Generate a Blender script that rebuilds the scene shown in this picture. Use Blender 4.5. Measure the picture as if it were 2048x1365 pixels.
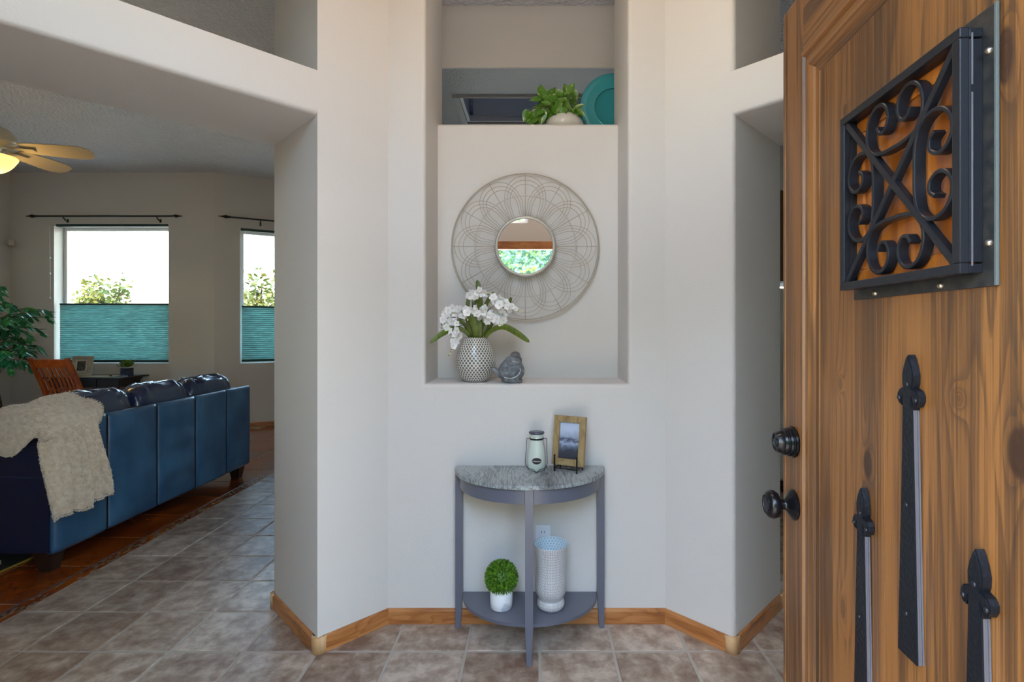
import bpy, bmesh, math, random
from mathutils import Vector, Matrix, noise
random.seed(7)
for o in list(bpy.data.objects): bpy.data.objects.remove(o)
S = bpy.context.scene
C = S.collection
PI = math.pi

def s(r, g, b):
    f = lambda c: (c/255/12.92) if c/255 <= .04045 else ((c/255+.055)/1.055)**2.4
    return (f(r), f(g), f(b), 1)

# ------------------------------------------------------------------ camera, sky, sun, exposure
FPX = 1030.0; VPX, HOR, EYE = 1072.0, 659.0, 1.42       # focal length in px, vanishing point, eye height
cam = bpy.data.cameras.new('camera'); co = bpy.data.objects.new('camera', cam); C.objects.link(co)
cam.sensor_width = 36; cam.lens = 36*FPX/2048
cam.shift_x = -(VPX-1024)/2048; cam.shift_y = -(682.5-HOR)/2048
co.location = (0, 0, EYE); co.rotation_euler = (PI/2, 0, 0); cam.clip_start = .05; cam.clip_end = 1000
S.camera = co
def at(u, v, Y):                                        # a point seen at pixel u,v lying at depth Y
    return Vector(((u-VPX)*Y/FPX, Y, EYE-(v-HOR)*Y/FPX))

S.view_settings.view_transform = 'Standard'; S.view_settings.look = 'None'
S.view_settings.gamma = 1; S.view_settings.use_curve_mapping = False
S.view_settings.exposure = .92
w = bpy.data.worlds.new('sky'); S.world = w; w.use_nodes = True
nt = w.node_tree; bg = nt.nodes['Background']
sky = nt.nodes.new('ShaderNodeTexSky'); sky.sky_type = 'NISHITA'; sky.sun_disc = False
sky.sun_elevation = math.radians(52); sky.sun_rotation = math.radians(200); sky.air_density = 1.5; sky.dust_density = .4
nt.links.new(sky.outputs[0], bg.inputs[0]); bg.inputs[1].default_value = 1.25
sl = bpy.data.lights.new('sun', 'SUN'); sl.energy = 7; sl.angle = math.radians(.6); sl.color = (1, .93, .82)
so = bpy.data.objects.new('sun', sl); C.objects.link(so)
so.rotation_euler = Vector((.30, -.42, 1.05)).to_track_quat('Z', 'Y').to_euler()
def portal(loc, rot, sx, sy):
    l = bpy.data.lights.new('sky_portal', 'AREA'); l.shape = 'RECTANGLE'; l.size = sx; l.size_y = sy
    l.cycles.is_portal = True
    o = bpy.data.objects.new('sky_portal', l); o.location = loc; o.rotation_euler = rot; C.objects.link(o)
portal((.08, .15, 1.11), (PI/2, 0, PI), .95, 2.2)
portal((-.49, .15, 2.95), (PI/2, 0, PI), .85, .9)
portal((-5.95, 7.5, 2.4), (-PI/2, 0, PI), 1.6, 1.0)
portal((-7.45, 4.2, 1.7), (0, PI/2, PI), 1.2, 1.0)
fl = bpy.data.lights.new('added_foyer_light', 'POINT'); fl.energy = 12.5; fl.color = (1, .74, .54); fl.shadow_soft_size = .25  # warm point light without a fixture, added out of view to brighten the foyer
flo = bpy.data.objects.new('added_foyer_light', fl); flo.location = (-.05, 1.45, 3.15); C.objects.link(flo)

# ------------------------------------------------------------------ materials
M = {}
def mat(name, col, rough=.6, metal=0, bump=None, var=None, spec=None, coat=0, trans=0, emit=None, alpha=None, sheen=0):
    """bump=(scale,strength,distance[,stretch]) ; var=(scale, second colour, lo, hi[, stretch])"""
    m = bpy.data.materials.new(name); m.use_nodes = True
    t = m.node_tree; b = t.nodes['Principled BSDF']
    b.inputs['Base Color'].default_value = col; b.inputs['Roughness'].default_value = rough
    b.inputs['Metallic'].default_value = metal
    if spec is not None: b.inputs['Specular IOR Level'].default_value = spec
    if coat: b.inputs['Coat Weight'].default_value = coat; b.inputs['Coat Roughness'].default_value = .15
    if trans: b.inputs['Transmission Weight'].default_value = trans
    if sheen: b.inputs['Sheen Weight'].default_value = sheen
    if emit: b.inputs['Emission Color'].default_value = emit[0]; b.inputs['Emission Strength'].default_value = emit[1]
    def coord(st):
        tc = t.nodes.new('ShaderNodeTexCoord'); mp = t.nodes.new('ShaderNodeMapping')
        mp.inputs['Scale'].default_value = st
        t.links.new(tc.outputs['Object'], mp.inputs[0]); return mp.outputs[0]
    if var:
        n = t.nodes.new('ShaderNodeTexNoise'); n.inputs['Scale'].default_value = var[0]; n.inputs['Detail'].default_value = 6
        t.links.new(coord(var[4] if len(var) > 4 else (1, 1, 1)), n.inputs['Vector'])
        r = t.nodes.new('ShaderNodeValToRGB'); e = r.color_ramp.elements
        e[0].position = var[2]; e[1].position = var[3]; e[0].color = col; e[1].color = var[1]
        t.links.new(n.outputs[0], r.inputs[0]); t.links.new(r.outputs[0], b.inputs['Base Color'])
    if bump:
        n = t.nodes.new('ShaderNodeTexNoise'); n.inputs['Scale'].default_value = bump[0]; n.inputs['Detail'].default_value = 4
        t.links.new(coord(bump[3] if len(bump) > 3 else (1, 1, 1)), n.inputs['Vector'])
        bp = t.nodes.new('ShaderNodeBump'); bp.inputs['Strength'].default_value = bump[1]; bp.inputs['Distance'].default_value = bump[2]
        t.links.new(n.outputs[0], bp.inputs['Height']); t.links.new(bp.outputs[0], b.inputs['Normal'])
    M[name] = m; return m

def wood(name, cols, rough=.5, freq=9.0, stretch=(7, 7, .8), nscale=1.0, knots=(), fine=(90, 90, 3), fine_amt=.35, bump=.15, coat=0, offs=(0, 0, 0), warp=.3, axis='z'):
    """contour lines of a stretched noise field: cathedral grain; knots add rings and a dark heart. cols = dark, mid, light"""
    m = bpy.data.materials.new(name); m.use_nodes = True
    t = m.node_tree; N = t.nodes; L = t.links; b = N['Principled BSDF']
    tc = N.new('ShaderNodeTexCoord')
    def mth(op, a, bb=None, c=None):
        n = N.new('ShaderNodeMath'); n.operation = op
        for i, x in enumerate((a, bb, c)):
            if x is None: continue
            if isinstance(x, (int, float)): n.inputs[i].default_value = x
            else: L.new(x, n.inputs[i])
        return n.outputs[0]
    oi = N.new('ShaderNodeObjectInfo')
    def mapped(sc, lo=(0, 0, 0), rnd=True):
        mp = N.new('ShaderNodeMapping'); mp.inputs['Scale'].default_value = sc; mp.inputs['Location'].default_value = lo
        L.new(tc.outputs['Object'], mp.inputs[0])
        if not rnd: return mp.outputs[0]
        ad = N.new('ShaderNodeVectorMath'); ad.operation = 'ADD'; L.new(mp.outputs[0], ad.inputs[0])
        cb = N.new('ShaderNodeCombineXYZ')
        for i in range(3): L.new(mth('MULTIPLY', oi.outputs['Random'], 13.0+7*i), cb.inputs[i])
        L.new(cb.outputs[0], ad.inputs[1]); return ad.outputs[0]
    n1 = N.new('ShaderNodeTexNoise'); n1.inputs['Scale'].default_value = nscale; n1.inputs['Detail'].default_value = 1.5
    n1.inputs['Roughness'].default_value = .35; n1.inputs['Distortion'].default_value = warp
    L.new(mapped(stretch, offs), n1.inputs['Vector'])
    field = n1.outputs[0]; heart = None; clear = None
    for (kx, kz, rx, rz, dark) in knots:
        mp = N.new('ShaderNodeMapping'); mp.vector_type = 'POINT'
        mp.inputs['Scale'].default_value = (1/rx, 0, 1/rz); mp.inputs['Location'].default_value = (-kx/rx, 0, -kz/rz)
        L.new(tc.outputs['Object'], mp.inputs[0])
        ln = N.new('ShaderNodeVectorMath'); ln.operation = 'LENGTH'; L.new(mp.outputs[0], ln.inputs[0])
        d = ln.outputs['Value']
        g = mth('DIVIDE', .30, mth('ADD', mth('MULTIPLY', mth('MULTIPLY', d, d), 1.1), 1.0))
        field = mth('ADD', field, g)
        h = N.new('ShaderNodeMapRange'); h.interpolation_type = 'SMOOTHSTEP'
        h.inputs['From Min'].default_value = 1.15; h.inputs['From Max'].default_value = .8; h.inputs['To Max'].default_value = dark
        L.new(d, h.inputs['Value'])
        heart = h.outputs[0] if heart is None else mth('MAXIMUM', heart, h.outputs[0])
    ring = mth('MULTIPLY', field, freq)
    fr = mth('FRACT', ring)
    saw = mth('POWER', fr, 4.0)                       # soft spring wood, hard dark late wood
    edge = mth('MULTIPLY', mth('SUBTRACT', 1.0, mth('POWER', fr, 14)), saw)
    n2 = N.new('ShaderNodeTexNoise'); n2.inputs['Scale'].default_value = 1; n2.inputs['Detail'].default_value = 3
    L.new(mapped(fine), n2.inputs['Vector'])
    n3 = N.new('ShaderNodeTexNoise'); n3.inputs['Scale'].default_value = 1; n3.inputs['Detail'].default_value = 2
    L.new(mapped((stretch[0]*1.3, stretch[1]*1.3, stretch[2]*1.6), (3, 1, 5)), n3.inputs['Vector'])
    tone = mth('ADD', mth('MULTIPLY', edge, .45), mth('MULTIPLY', mth('SUBTRACT', n2.outputs[0], .5), fine_amt*2))
    tone = mth('ADD', tone, mth('MULTIPLY', mth('SUBTRACT', n3.outputs[0], .40), 1.35))
    r = N.new('ShaderNodeValToRGB'); e = r.color_ramp.elements
    e[0].position = .0; e[0].color = cols[2]; e[1].position = .75; e[1].color = cols[0]
    x = e.new(.32); x.color = cols[1]
    L.new(tone, r.inputs[0]); colr = r.outputs[0]
    if heart is not None:
        mx = N.new('ShaderNodeMix'); mx.data_type = 'RGBA'; mx.inputs['B'].default_value = s(44, 22, 8)
        L.new(heart, mx.inputs['Factor']); L.new(colr, mx.inputs['A']); colr = mx.outputs['Result']
    L.new(colr, b.inputs['Base Color']); b.inputs['Roughness'].default_value = rough
    if coat: b.inputs['Coat Weight'].default_value = coat; b.inputs['Coat Roughness'].default_value = .2
    bp = N.new('ShaderNodeBump'); bp.inputs['Strength'].default_value = bump; bp.inputs['Distance'].default_value = .002; bp.invert = True
    L.new(tone, bp.inputs['Height']); L.new(bp.outputs[0], b.inputs['Normal'])
    M[name] = m; return m

WALLC = s(206, 202, 198)
mat('wall', WALLC, .62, bump=(95, .22, .004), spec=.35)
mat('ceiling', s(216, 216, 222), .27, bump=(34, 1.0, .035), spec=.9)
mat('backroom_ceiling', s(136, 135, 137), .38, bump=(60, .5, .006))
mat('grout', s(172, 164, 152), .9, bump=(200, .4, .002))
mat('grout_brown', s(150, 92, 50), .5)
mat('white_trim', s(235, 236, 236), .4)
mat('iron', s(20, 22, 28), .36, metal=.1, bump=(130, .25, .001), spec=.35)
mat('iron_dusty', s(40, 38, 36), .55, metal=.1, bump=(180, .3, .0012), var=(60, s(22, 24, 26), .4, .6))
mat('iron_hammered', s(13, 16, 22), .42, metal=.1, bump=(150, .7, .002), spec=.28)
mat('strap_edge', s(100, 100, 108), .4, metal=.5, bump=(90, .5, .002, (1, 1, .3)))
mat('oil_bronze', s(10, 11, 15), .24, metal=.0, spec=.28)
mat('bronze_face', s(34, 36, 42), .35, metal=.2, bump=(300, .2, .0005))
mat('screw', s(150, 140, 130), .3, metal=.9)
mat('gasket', s(72, 80, 80), .7)
mat('grey_paint', s(94, 97, 110), .38, coat=.2)
mat('leather', s(28, 64, 100), .36, bump=(140, .12, .0015), var=(3.5, s(50, 92, 128), .35, .7), coat=.15)
mat('leather_top', s(18, 36, 70), .28, bump=(120, .15, .0015), coat=.45)
mat('leather_end', s(18, 24, 52), .4, bump=(140, .15, .0015))
mat('seam', s(8, 14, 26), .6)
mat('dark_leg', s(34, 24, 20), .35, coat=.3)
mat('throw', s(196, 180, 158), .95, bump=(170, 1.0, .006), var=(40, s(216, 204, 188), .35, .65), sheen=.6)
mat('rug', s(30, 34, 26), .95, bump=(200, .6, .004))
mat('rug_edge', s(168, 140, 52), .9)
mat('rug_cream', s(200, 196, 180), .9)
mat('desk_black', s(6, 8, 24), .3, coat=.3)
mat('paper', s(214, 204, 180), .8)
mat('matboard', s(200, 196, 188), .8)
mat('small_photo', s(60, 58, 56), .5, var=(30, s(130, 126, 120), .4, .7))
mat('blue_pot', s(14, 30, 60), .2, coat=.5, var=(40, s(50, 100, 170), .55, .62))
mat('leaf_light', s(110, 140, 44), .5, var=(20, s(56, 96, 26), .4, .7))
mat('leaf_ficus', s(48, 128, 84), .3, var=(9, s(86, 176, 72), .5, .75), coat=.2)
mat('leaf_pothos', s(70, 118, 24), .32, var=(38, s(190, 196, 116), .56, .68), coat=.2)
mat('leaf_orchid', s(92, 108, 24), .45, var=(30, s(72, 88, 20), .4, .65, (3, 1, 1)))
mat('stem_green', s(84, 92, 60), .6)
mat('stem_dark', s(70, 66, 66), .6)
mat('petal', s(236, 236, 238), .55, sheen=.2)
mat('petal_bud', s(214, 214, 170), .6)
mat('bark', s(96, 78, 58), .9, bump=(40, .8, .01, (1, 1, .3)), var=(10, s(60, 48, 38), .4, .6))
mat('topiary', s(112, 156, 40), .5, var=(90, s(44, 88, 14), .42, .6))
mat('marble', s(226, 228, 230), .25, var=(14, s(186, 192, 200), .56, .64), coat=.3)
mat('stone_bird', s(96, 102, 108), .8, bump=(160, .6, .003), var=(60, s(140, 148, 154), .45, .75))
mat('stone_bird_dark', s(88, 86, 88), .85, bump=(160, .6, .003), var=(50, s(120, 120, 124), .45, .7))
mat('stone_light', s(200, 206, 210), .8)
mat('jar_glass', s(196, 206, 196), .08, coat=.8)
mat('jar_lid', s(84, 88, 104), .3, metal=.5)
mat('black_wire', s(22, 22, 26), .4, metal=.3)
mat('label_black', s(16, 16, 22), .4)
mat('label_white', s(235, 232, 226), .5)
mat('mirror_glass', (.94, .95, .95, 1), .01, metal=1)
mat('mirror_rim', s(178, 174, 164), .4, metal=.3)
mat('wire_silver', s(168, 160, 144), .45, metal=.1)
mat('wire_outer', s(186, 180, 168), .4, metal=.1)
mat('platter', s(52, 146, 158), .22, coat=.5)
mat('platter_rim', s(70, 164, 172), .22, coat=.5)
mat('white_ceramic', s(206, 204, 196), .3, coat=.3)
mat('outlet_plate', s(222, 226, 232), .35)
mat('slot', s(24, 24, 28), .5)
mat('blade', s(176, 166, 146), .5)
mat('fan_metal', s(196, 186, 160), .35, metal=.2)
mat('lamp_glass', s(255, 224, 140), .4, emit=((1, .60, .13, 1), 1.15))
mat('rod_dark', s(30, 46, 48), .4, metal=.5)
mat('blind_rail', s(24, 62, 64), .5)
mat('cord', s(214, 216, 220), .7)
mat('beige_plastic', s(190, 182, 166), .5)
mat('stainless', s(168, 172, 180), .3, metal=.8)
mat('fridge_white', s(214, 216, 216), .35)
mat('cabinet_dark', s(96, 70, 48), .5)
mat('hedge', s(92, 138, 84), .6, var=(3, s(176, 186, 96), .45, .65))
mat('hedge_core', s(60, 92, 62), .9, var=(9, s(150, 170, 150), .45, .6))
mat('bush', s(62, 82, 12), .6, var=(3, s(112, 104, 18), .4, .65))
mat('ground', s(196, 176, 150), .95, var=(.6, s(170, 150, 124), .4, .6))
mat('hill', s(190, 160, 140), 1)
mat('porch', s(190, 174, 156), .9)
mat('shaft', s(150, 152, 162), .3)
mat('picture_sky', s(120, 140, 170), .35)

def uvdots(name, base, dot, px, py, r, hollow=False, rough=.35):
    """hexagonal lattice of dots over the lathe's UV (metres along the girth, metres up)"""
    m = bpy.data.materials.new(name); m.use_nodes = True; t = m.node_tree; N = t.nodes; L = t.links; b = N['Principled BSDF']
    uv = N.new('ShaderNodeUVMap'); uv.uv_map = 'UVMap'
    def lat(ox, oy):
        a = N.new('ShaderNodeVectorMath'); a.operation = 'MULTIPLY_ADD'
        a.inputs[1].default_value = (1/px, 1/(2*py), 0); a.inputs[2].default_value = (ox, oy, 0)
        L.new(uv.outputs[0], a.inputs[0])
        f = N.new('ShaderNodeVectorMath'); f.operation = 'FRACTION'; L.new(a.outputs[0], f.inputs[0])
        c = N.new('ShaderNodeVectorMath'); c.operation = 'SUBTRACT'; c.inputs[1].default_value = (.5, .5, 0); L.new(f.outputs[0], c.inputs[0])
        d = N.new('ShaderNodeVectorMath'); d.operation = 'MULTIPLY'; d.inputs[1].default_value = (px, 2*py, 0); L.new(c.outputs[0], d.inputs[0])
        l = N.new('ShaderNodeVectorMath'); l.operation = 'LENGTH'; L.new(d.outputs[0], l.inputs[0]); return l.outputs['Value']
    mn = N.new('ShaderNodeMath'); mn.operation = 'MINIMUM'; L.new(lat(0, 0), mn.inputs[0]); L.new(lat(.5, .5), mn.inputs[1])
    rp = N.new('ShaderNodeValToRGB'); rp.color_ramp.interpolation = 'LINEAR'; e = rp.color_ramp.elements
    sc = N.new('ShaderNodeMath'); sc.operation = 'DIVIDE'; sc.inputs[1].default_value = r*1.5; L.new(mn.outputs[0], sc.inputs[0])
    L.new(sc.outputs[0], rp.inputs[0])
    if hollow:
        e[0].position = 0; e[0].color = dot; e[1].position = .70; e[1].color = base
        for p, c in ((.14, dot), (.2, base), (.38, base), (.44, dot), (.62, dot)): x = e.new(p); x.color = c
    else:
        e[0].position = 0; e[0].color = tuple(min(1, c*2.0) for c in dot[:3])+(1,); e[1].position = .68; e[1].color = base
        for p, c in ((.2, dot), (.58, dot)): x = e.new(p); x.color = c
    L.new(rp.outputs[0], b.inputs['Base Color']); b.inputs['Roughness'].default_value = rough
    b.inputs['Coat Weight'].default_value = .3
    bp = N.new('ShaderNodeBump'); bp.inputs['Strength'].default_value = .3; bp.inputs['Distance'].default_value = .001
    L.new(sc.outputs[0], bp.inputs['Height']); L.new(bp.outputs[0], b.inputs['Normal'])
    M[name] = m
uvdots('dot_vase', s(214, 212, 200), s(92, 94, 98), .0178, .0118, .0062)
uvdots('dot_cylinder', s(226, 226, 226), s(122, 124, 132), .0150, .0118, .0066, hollow=True)

PINE = (s(54, 36, 22), s(84, 54, 26), s(122, 80, 38))
KN = [(.586, 1.324, .011, .014, .18), (.367, 1.176, .013, .026, .85), (.271, 1.311, .008, .014, .4), (.282, .868, .009, .022, .5),
      (.687, 1.271, .020, .034, .9), (.288, 1.85, .006, .012, .7), (.662, 1.76, .013, .036, .8)]
wood('pine_panel', PINE, .42, freq=13, stretch=(11, 2, .40), knots=KN, fine=(230, 20, 3.2), fine_amt=.55, coat=.15, bump=.25)
wood('pine_stile', PINE, .45, freq=5, stretch=(14, 3, .5), fine=(170, 30, 2.5), fine_amt=.6, coat=.1, bump=.5)
wood('pine_rail', PINE, .45, freq=6, stretch=(.5, 3, 16), fine=(2.5, 30, 190), fine_amt=.7, coat=.1, bump=.6)
wood('pine_hatch', (s(78, 38, 12), s(128, 70, 22), s(164, 98, 34)), .35, freq=9, stretch=(9, 2, .9), fine=(110, 20, 3), fine_amt=.25, coat=.3)
OAK = (s(112, 62, 26), s(160, 100, 50), s(184, 124, 72))
wood('oak_base', OAK, .4, freq=7, stretch=(3.2, 3.2, 16), fine=(8, 8, 120), fine_amt=.2, coat=.2)
wood('oak_cap', (s(150, 110, 70), s(186, 146, 102), s(206, 170, 128)), .4, freq=3, stretch=(20, 20, 3), fine=(150, 150, 10), fine_amt=.2)
wood('grey_oak', (s(62, 66, 70), s(120, 126, 128), s(160, 168, 168)), .5, freq=16, stretch=(5.5, 1.6, 3), fine=(120, 14, 40), fine_amt=.55, bump=.3, warp=1.0)
wood('chair_wood', (s(96, 36, 8), s(150, 66, 18), s(176, 86, 30)), .3, freq=6, stretch=(9, 9, 1.2), coat=.4, fine_amt=.15)
wood('frame_wood', (s(100, 82, 54), s(140, 118, 80), s(160, 138, 98)), .5, freq=6, stretch=(14, 14, 5), fine=(90, 90, 20), fine_amt=.2)
wood('white_wood', (s(128, 122, 112), s(172, 166, 152), s(188, 182, 168)), .7, freq=6, stretch=(3, 3, 30), fine=(6, 6, 120), fine_amt=.3)

def tile_mat(name, cols, rough, sc, rnd, coat=0, bumpd=.002):
    m = bpy.data.materials.new(name); m.use_nodes = True; t = m.node_tree; N = t.nodes; L = t.links; b = N['Principled BSDF']
    ge = N.new('ShaderNodeNewGeometry'); oi = N.new('ShaderNodeObjectInfo')
    vm = N.new('ShaderNodeVectorMath'); vm.operation = 'MULTIPLY_ADD'; vm.inputs[1].default_value = (1, 1, 1)
    L.new(ge.outputs['Position'], vm.inputs[0])
    k = N.new('ShaderNodeMath'); k.operation = 'MULTIPLY'; k.inputs[1].default_value = 37; L.new(oi.outputs['Random'], k.inputs[0])
    cb = N.new('ShaderNodeCombineXYZ'); L.new(k.outputs[0], cb.inputs[2]); L.new(cb.outputs[0], vm.inputs[2])
    n = N.new('ShaderNodeTexNoise'); n.inputs['Scale'].default_value = sc; n.inputs['Detail'].default_value = 8; n.inputs['Roughness'].default_value = .62
    n.inputs['Distortion'].default_value = .15
    L.new(vm.outputs[0], n.inputs['Vector'])
    ad = N.new('ShaderNodeMath'); ad.operation = 'MULTIPLY_ADD'; ad.inputs[1].default_value = rnd
    L.new(oi.outputs['Random'], ad.inputs[0]); L.new(n.outputs[0], ad.inputs[2])
    sb = N.new('ShaderNodeMath'); sb.operation = 'SUBTRACT'; sb.inputs[1].default_value = rnd/2; L.new(ad.outputs[0], sb.inputs[0])
    r = N.new('ShaderNodeValToRGB'); e = r.color_ramp.elements; e[0].position = .32; e[0].color = cols[0]; e[1].position = .68; e[1].color = cols[2]
    x = e.new(.5); x.color = cols[1]
    L.new(sb.outputs[0], r.inputs[0]); L.new(r.outputs[0], b.inputs['Base Color'])
    b.inputs['Roughness'].default_value = rough
    if coat: b.inputs['Coat Weight'].default_value = coat; b.inputs['Coat Roughness'].default_value = .12
    bp = N.new('ShaderNodeBump'); bp.inputs['Strength'].default_value = .5; bp.inputs['Distance'].default_value = bumpd
    L.new(n.outputs[0], bp.inputs['Height']); L.new(bp.outputs[0], b.inputs['Normal'])
    M[name] = m
tile_mat('tile', (s(122, 98, 82), s(158, 139, 122), s(194, 178, 162)), .42, 13, .16)
tile_mat('stained', (s(70, 28, 8), s(140, 66, 18), s(172, 92, 34)), .22, 3, .1, coat=.5, bumpd=.001)
tile_mat('mosaic', (s(96, 70, 50), s(120, 112, 90), s(150, 150, 132)), .4, 14, .3)

def blind_mat(name, c1, tr):
    m = bpy.data.materials.new(name); m.use_nodes = True; t = m.node_tree; N = t.nodes; L = t.links
    b = N['Principled BSDF']; b.inputs['Base Color'].default_value = c1; b.inputs['Roughness'].default_value = .8
    tl = N.new('ShaderNodeBsdfTranslucent'); mx = N.new('ShaderNodeMixShader'); mx.inputs[0].default_value = tr
    tc = N.new('ShaderNodeTexCoord'); mp = N.new('ShaderNodeMapping'); mp.inputs['Scale'].default_value = (6, 6, 60)
    n = N.new('ShaderNodeTexNoise'); n.inputs['Scale'].default_value = 1.5; L.new(tc.outputs['Object'], mp.inputs[0]); L.new(mp.outputs[0], n.inputs['Vector'])
    r = N.new('ShaderNodeValToRGB'); e = r.color_ramp.elements; e[0].position = .35; e[1].position = .7
    e[0].color = c1; e[1].color = tuple(min(1, c*1.6) for c in c1[:3])+(1,)
    L.new(n.outputs[0], r.inputs[0]); L.new(r.outputs[0], tl.inputs[0]); L.new(r.outputs[0], b.inputs['Base Color'])
    L.new(b.outputs[0], mx.inputs[1]); L.new(tl.outputs[0], mx.inputs[2]); L.new(mx.outputs[0], N['Material Output'].inputs[0])
    M[name] = m
blind_mat('blind_fabric', s(142, 176, 174), .54)
g_ = bpy.data.materials.new('pane_glass'); g_.use_nodes = True; t_ = g_.node_tree
gl = t_.nodes.new('ShaderNodeBsdfGlossy'); gl.inputs['Roughness'].default_value = .02; trn = t_.nodes.new('ShaderNodeBsdfTransparent'); trn.inputs[0].default_value = (.93, .96, .96, 1)
mxx = t_.nodes.new('ShaderNodeMixShader'); mxx.inputs[0].default_value = .05
t_.links.new(trn.outputs[0], mxx.inputs[1]); t_.links.new(gl.outputs[0], mxx.inputs[2]); t_.links.new(mxx.outputs[0], t_.nodes['Material Output'].inputs[0]); M['pane_glass'] = g_

# photograph in the wooden frame: misty forest print
def print_mat():
    m = bpy.data.materials.new('misty_print'); m.use_nodes = True; t = m.node_tree; N = t.nodes; L = t.links; b = N['Principled BSDF']
    tc = N.new('ShaderNodeTexCoord'); sp = N.new('ShaderNodeSeparateXYZ'); L.new(tc.outputs['Object'], sp.inputs[0])
    n = N.new('ShaderNodeTexNoise'); n.inputs['Scale'].default_value = 60; n.inputs['Detail'].default_value = 6; L.new(tc.outputs['Object'], n.inputs['Vector'])
    n2 = N.new('ShaderNodeTexNoise'); n2.inputs['Scale'].default_value = 22; n2.inputs['Detail'].default_value = 4; L.new(tc.outputs['Object'], n2.inputs['Vector'])
    a = N.new('ShaderNodeMath'); a.operation = 'MULTIPLY_ADD'; a.inputs[1].default_value = .035; L.new(n.outputs[0], a.inputs[0]); L.new(sp.outputs[2], a.inputs[2])
    a2 = N.new('ShaderNodeMath'); a2.operation = 'MULTIPLY_ADD'; a2.inputs[1].default_value = .05; L.new(n2.outputs[0], a2.inputs[0]); L.new(a.outputs[0], a2.inputs[2])
    mr = N.new('ShaderNodeMapRange'); mr.inputs['From Min'].default_value = .03; mr.inputs['From Max'].default_value = .215; L.new(a2.outputs[0], mr.inputs['Value'])
    r = N.new('ShaderNodeValToRGB'); e = r.color_ramp.elements; e[0].position = 0; e[0].color = s(36, 38, 46); e[1].position = .95; e[1].color = s(176, 190, 214)
    for p, c in ((.42, s(58, 62, 72)), (.54, s(92, 104, 124)), (.64, s(150, 164, 190)), (.70, s(60, 68, 86)), (.76, s(140, 152, 176))): x = e.new(p); x.color = c
    L.new(mr.outputs[0], r.inputs[0]); L.new(r.outputs[0], b.inputs['Base Color']); b.inputs['Roughness'].default_value = .3; M['misty_print'] = m
print_mat()

# ------------------------------------------------------------------ helpers
def obj(name, bm, m, parent=None, smooth=False, kind=None, label=None, loc=None):
    me = bpy.data.meshes.new(name)
    if isinstance(bm, bmesh.types.BMesh): bm.normal_update(); bm.to_mesh(me); bm.free()
    else: me.from_pydata(bm[0], [], bm[1])
    if smooth:
        for p in me.polygons: p.use_smooth = True
        if smooth == 'auto': me.set_sharp_from_angle(angle=math.radians(32))
    o = bpy.data.objects.new(name, me); C.objects.link(o)
    if m: me.materials.append(M[m])
    if parent: o.parent = parent
    if kind: o['kind'] = kind
    if label: o['label'] = label
    if loc: o.location = loc
    return o
def thing(name, label, cat, loc=(0, 0, 0), rotz=0, group=None, kind=None):
    o = bpy.data.objects.new(name, None); o.empty_display_size = .05; C.objects.link(o)
    o.location = loc; o.rotation_euler = (0, 0, rotz); o['label'] = label
    if cat: o['category'] = cat
    if group: o['group'] = group
    if kind: o['kind'] = kind
    return o
def tag(o, label, cat, group=None):
    o['label'] = label; o['category'] = cat
    if group: o['group'] = group
    return o
def add_box(bm, x0, x1, y0, y1, z0, z1, bev=0, mtx=None):
    r = bmesh.ops.create_cube(bm, size=1)
    vs = r['verts']
    for v in vs: v.co = Vector(((x0+x1)/2+v.co.x*(x1-x0), (y0+y1)/2+v.co.y*(y1-y0), (z0+z1)/2+v.co.z*(z1-z0)))
    if bev:
        es = list({e for v in vs for e in v.link_edges})
        res = bmesh.ops.bevel(bm, geom=es, offset=bev, segments=2, profile=.6, affect='EDGES', clamp_overlap=True)
        vs = list(set(res['verts']) | {v for v in vs if v.is_valid})
    if mtx is not None: bmesh.ops.transform(bm, matrix=mtx, verts=vs)
    return vs
def box(x0, x1, y0, y1, z0, z1, bev=0):
    bm = bmesh.new(); add_box(bm, x0, x1, y0, y1, z0, z1, bev); return bm
def add_prism(bm, pts, z0, z1, f=None):
    """polygon pts (a,b) extruded z0..z1; f maps (a,b,z) to xyz"""
    f = f or (lambda a, b, z: (a, b, z))
    lo = [bm.verts.new(f(a, b, z0)) for a, b in pts]; hi = [bm.verts.new(f(a, b, z1)) for a, b in pts]
    bm.faces.new(lo[::-1]); bm.faces.new(hi); n = len(pts)
    for i in range(n): bm.faces.new((lo[i], lo[(i+1) % n], hi[(i+1) % n], hi[i]))
    return bm
def prism(pts, z0, z1, f=None):
    bm = bmesh.new(); add_prism(bm, pts, z0, z1, f); bmesh.ops.recalc_face_normals(bm, faces=bm.faces); return bm
def add_tube(bm, pts, r, n=8, cap=True, closed=False):
    pts = [Vector(p) for p in pts]; rings = []; N_ = len(pts)
    up = Vector((0, 0, 1)); prev = None
    for i, p in enumerate(pts):
        if closed: d = pts[(i+1) % N_]-pts[i-1]
        else: d = pts[min(i+1, N_-1)]-pts[max(i-1, 0)]
        if d.length < 1e-9: d = Vector((0, 0, 1))
        d.normalize()
        if prev is None:
            a = up if abs(d.dot(up)) < .9 else Vector((1, 0, 0)); x = a.cross(d).normalized()
        else:
            x = prev-d*prev.dot(d)
            if x.length < 1e-6: x = up.cross(d)
            x.normalize()
        prev = x; y = d.cross(x)
        rr = r[i] if isinstance(r, (list, tuple)) else r
        rings.append([bm.verts.new(p+(x*math.cos(2*PI*k/n)+y*math.sin(2*PI*k/n))*rr) for k in range(n)])
    m = N_ if closed else N_-1
    for i in range(m):
        A, B = rings[i], rings[(i+1) % N_]
        for k in range(n): bm.faces.new((A[k], A[(k+1) % n], B[(k+1) % n], B[k]))
    if cap and not closed: bm.faces.new(rings[0][::-1]); bm.faces.new(rings[-1])
    return bm
def tube(pts, r, n=8, closed=False):
    bm = bmesh.new(); add_tube(bm, pts, r, n, closed=closed); return bm
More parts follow.
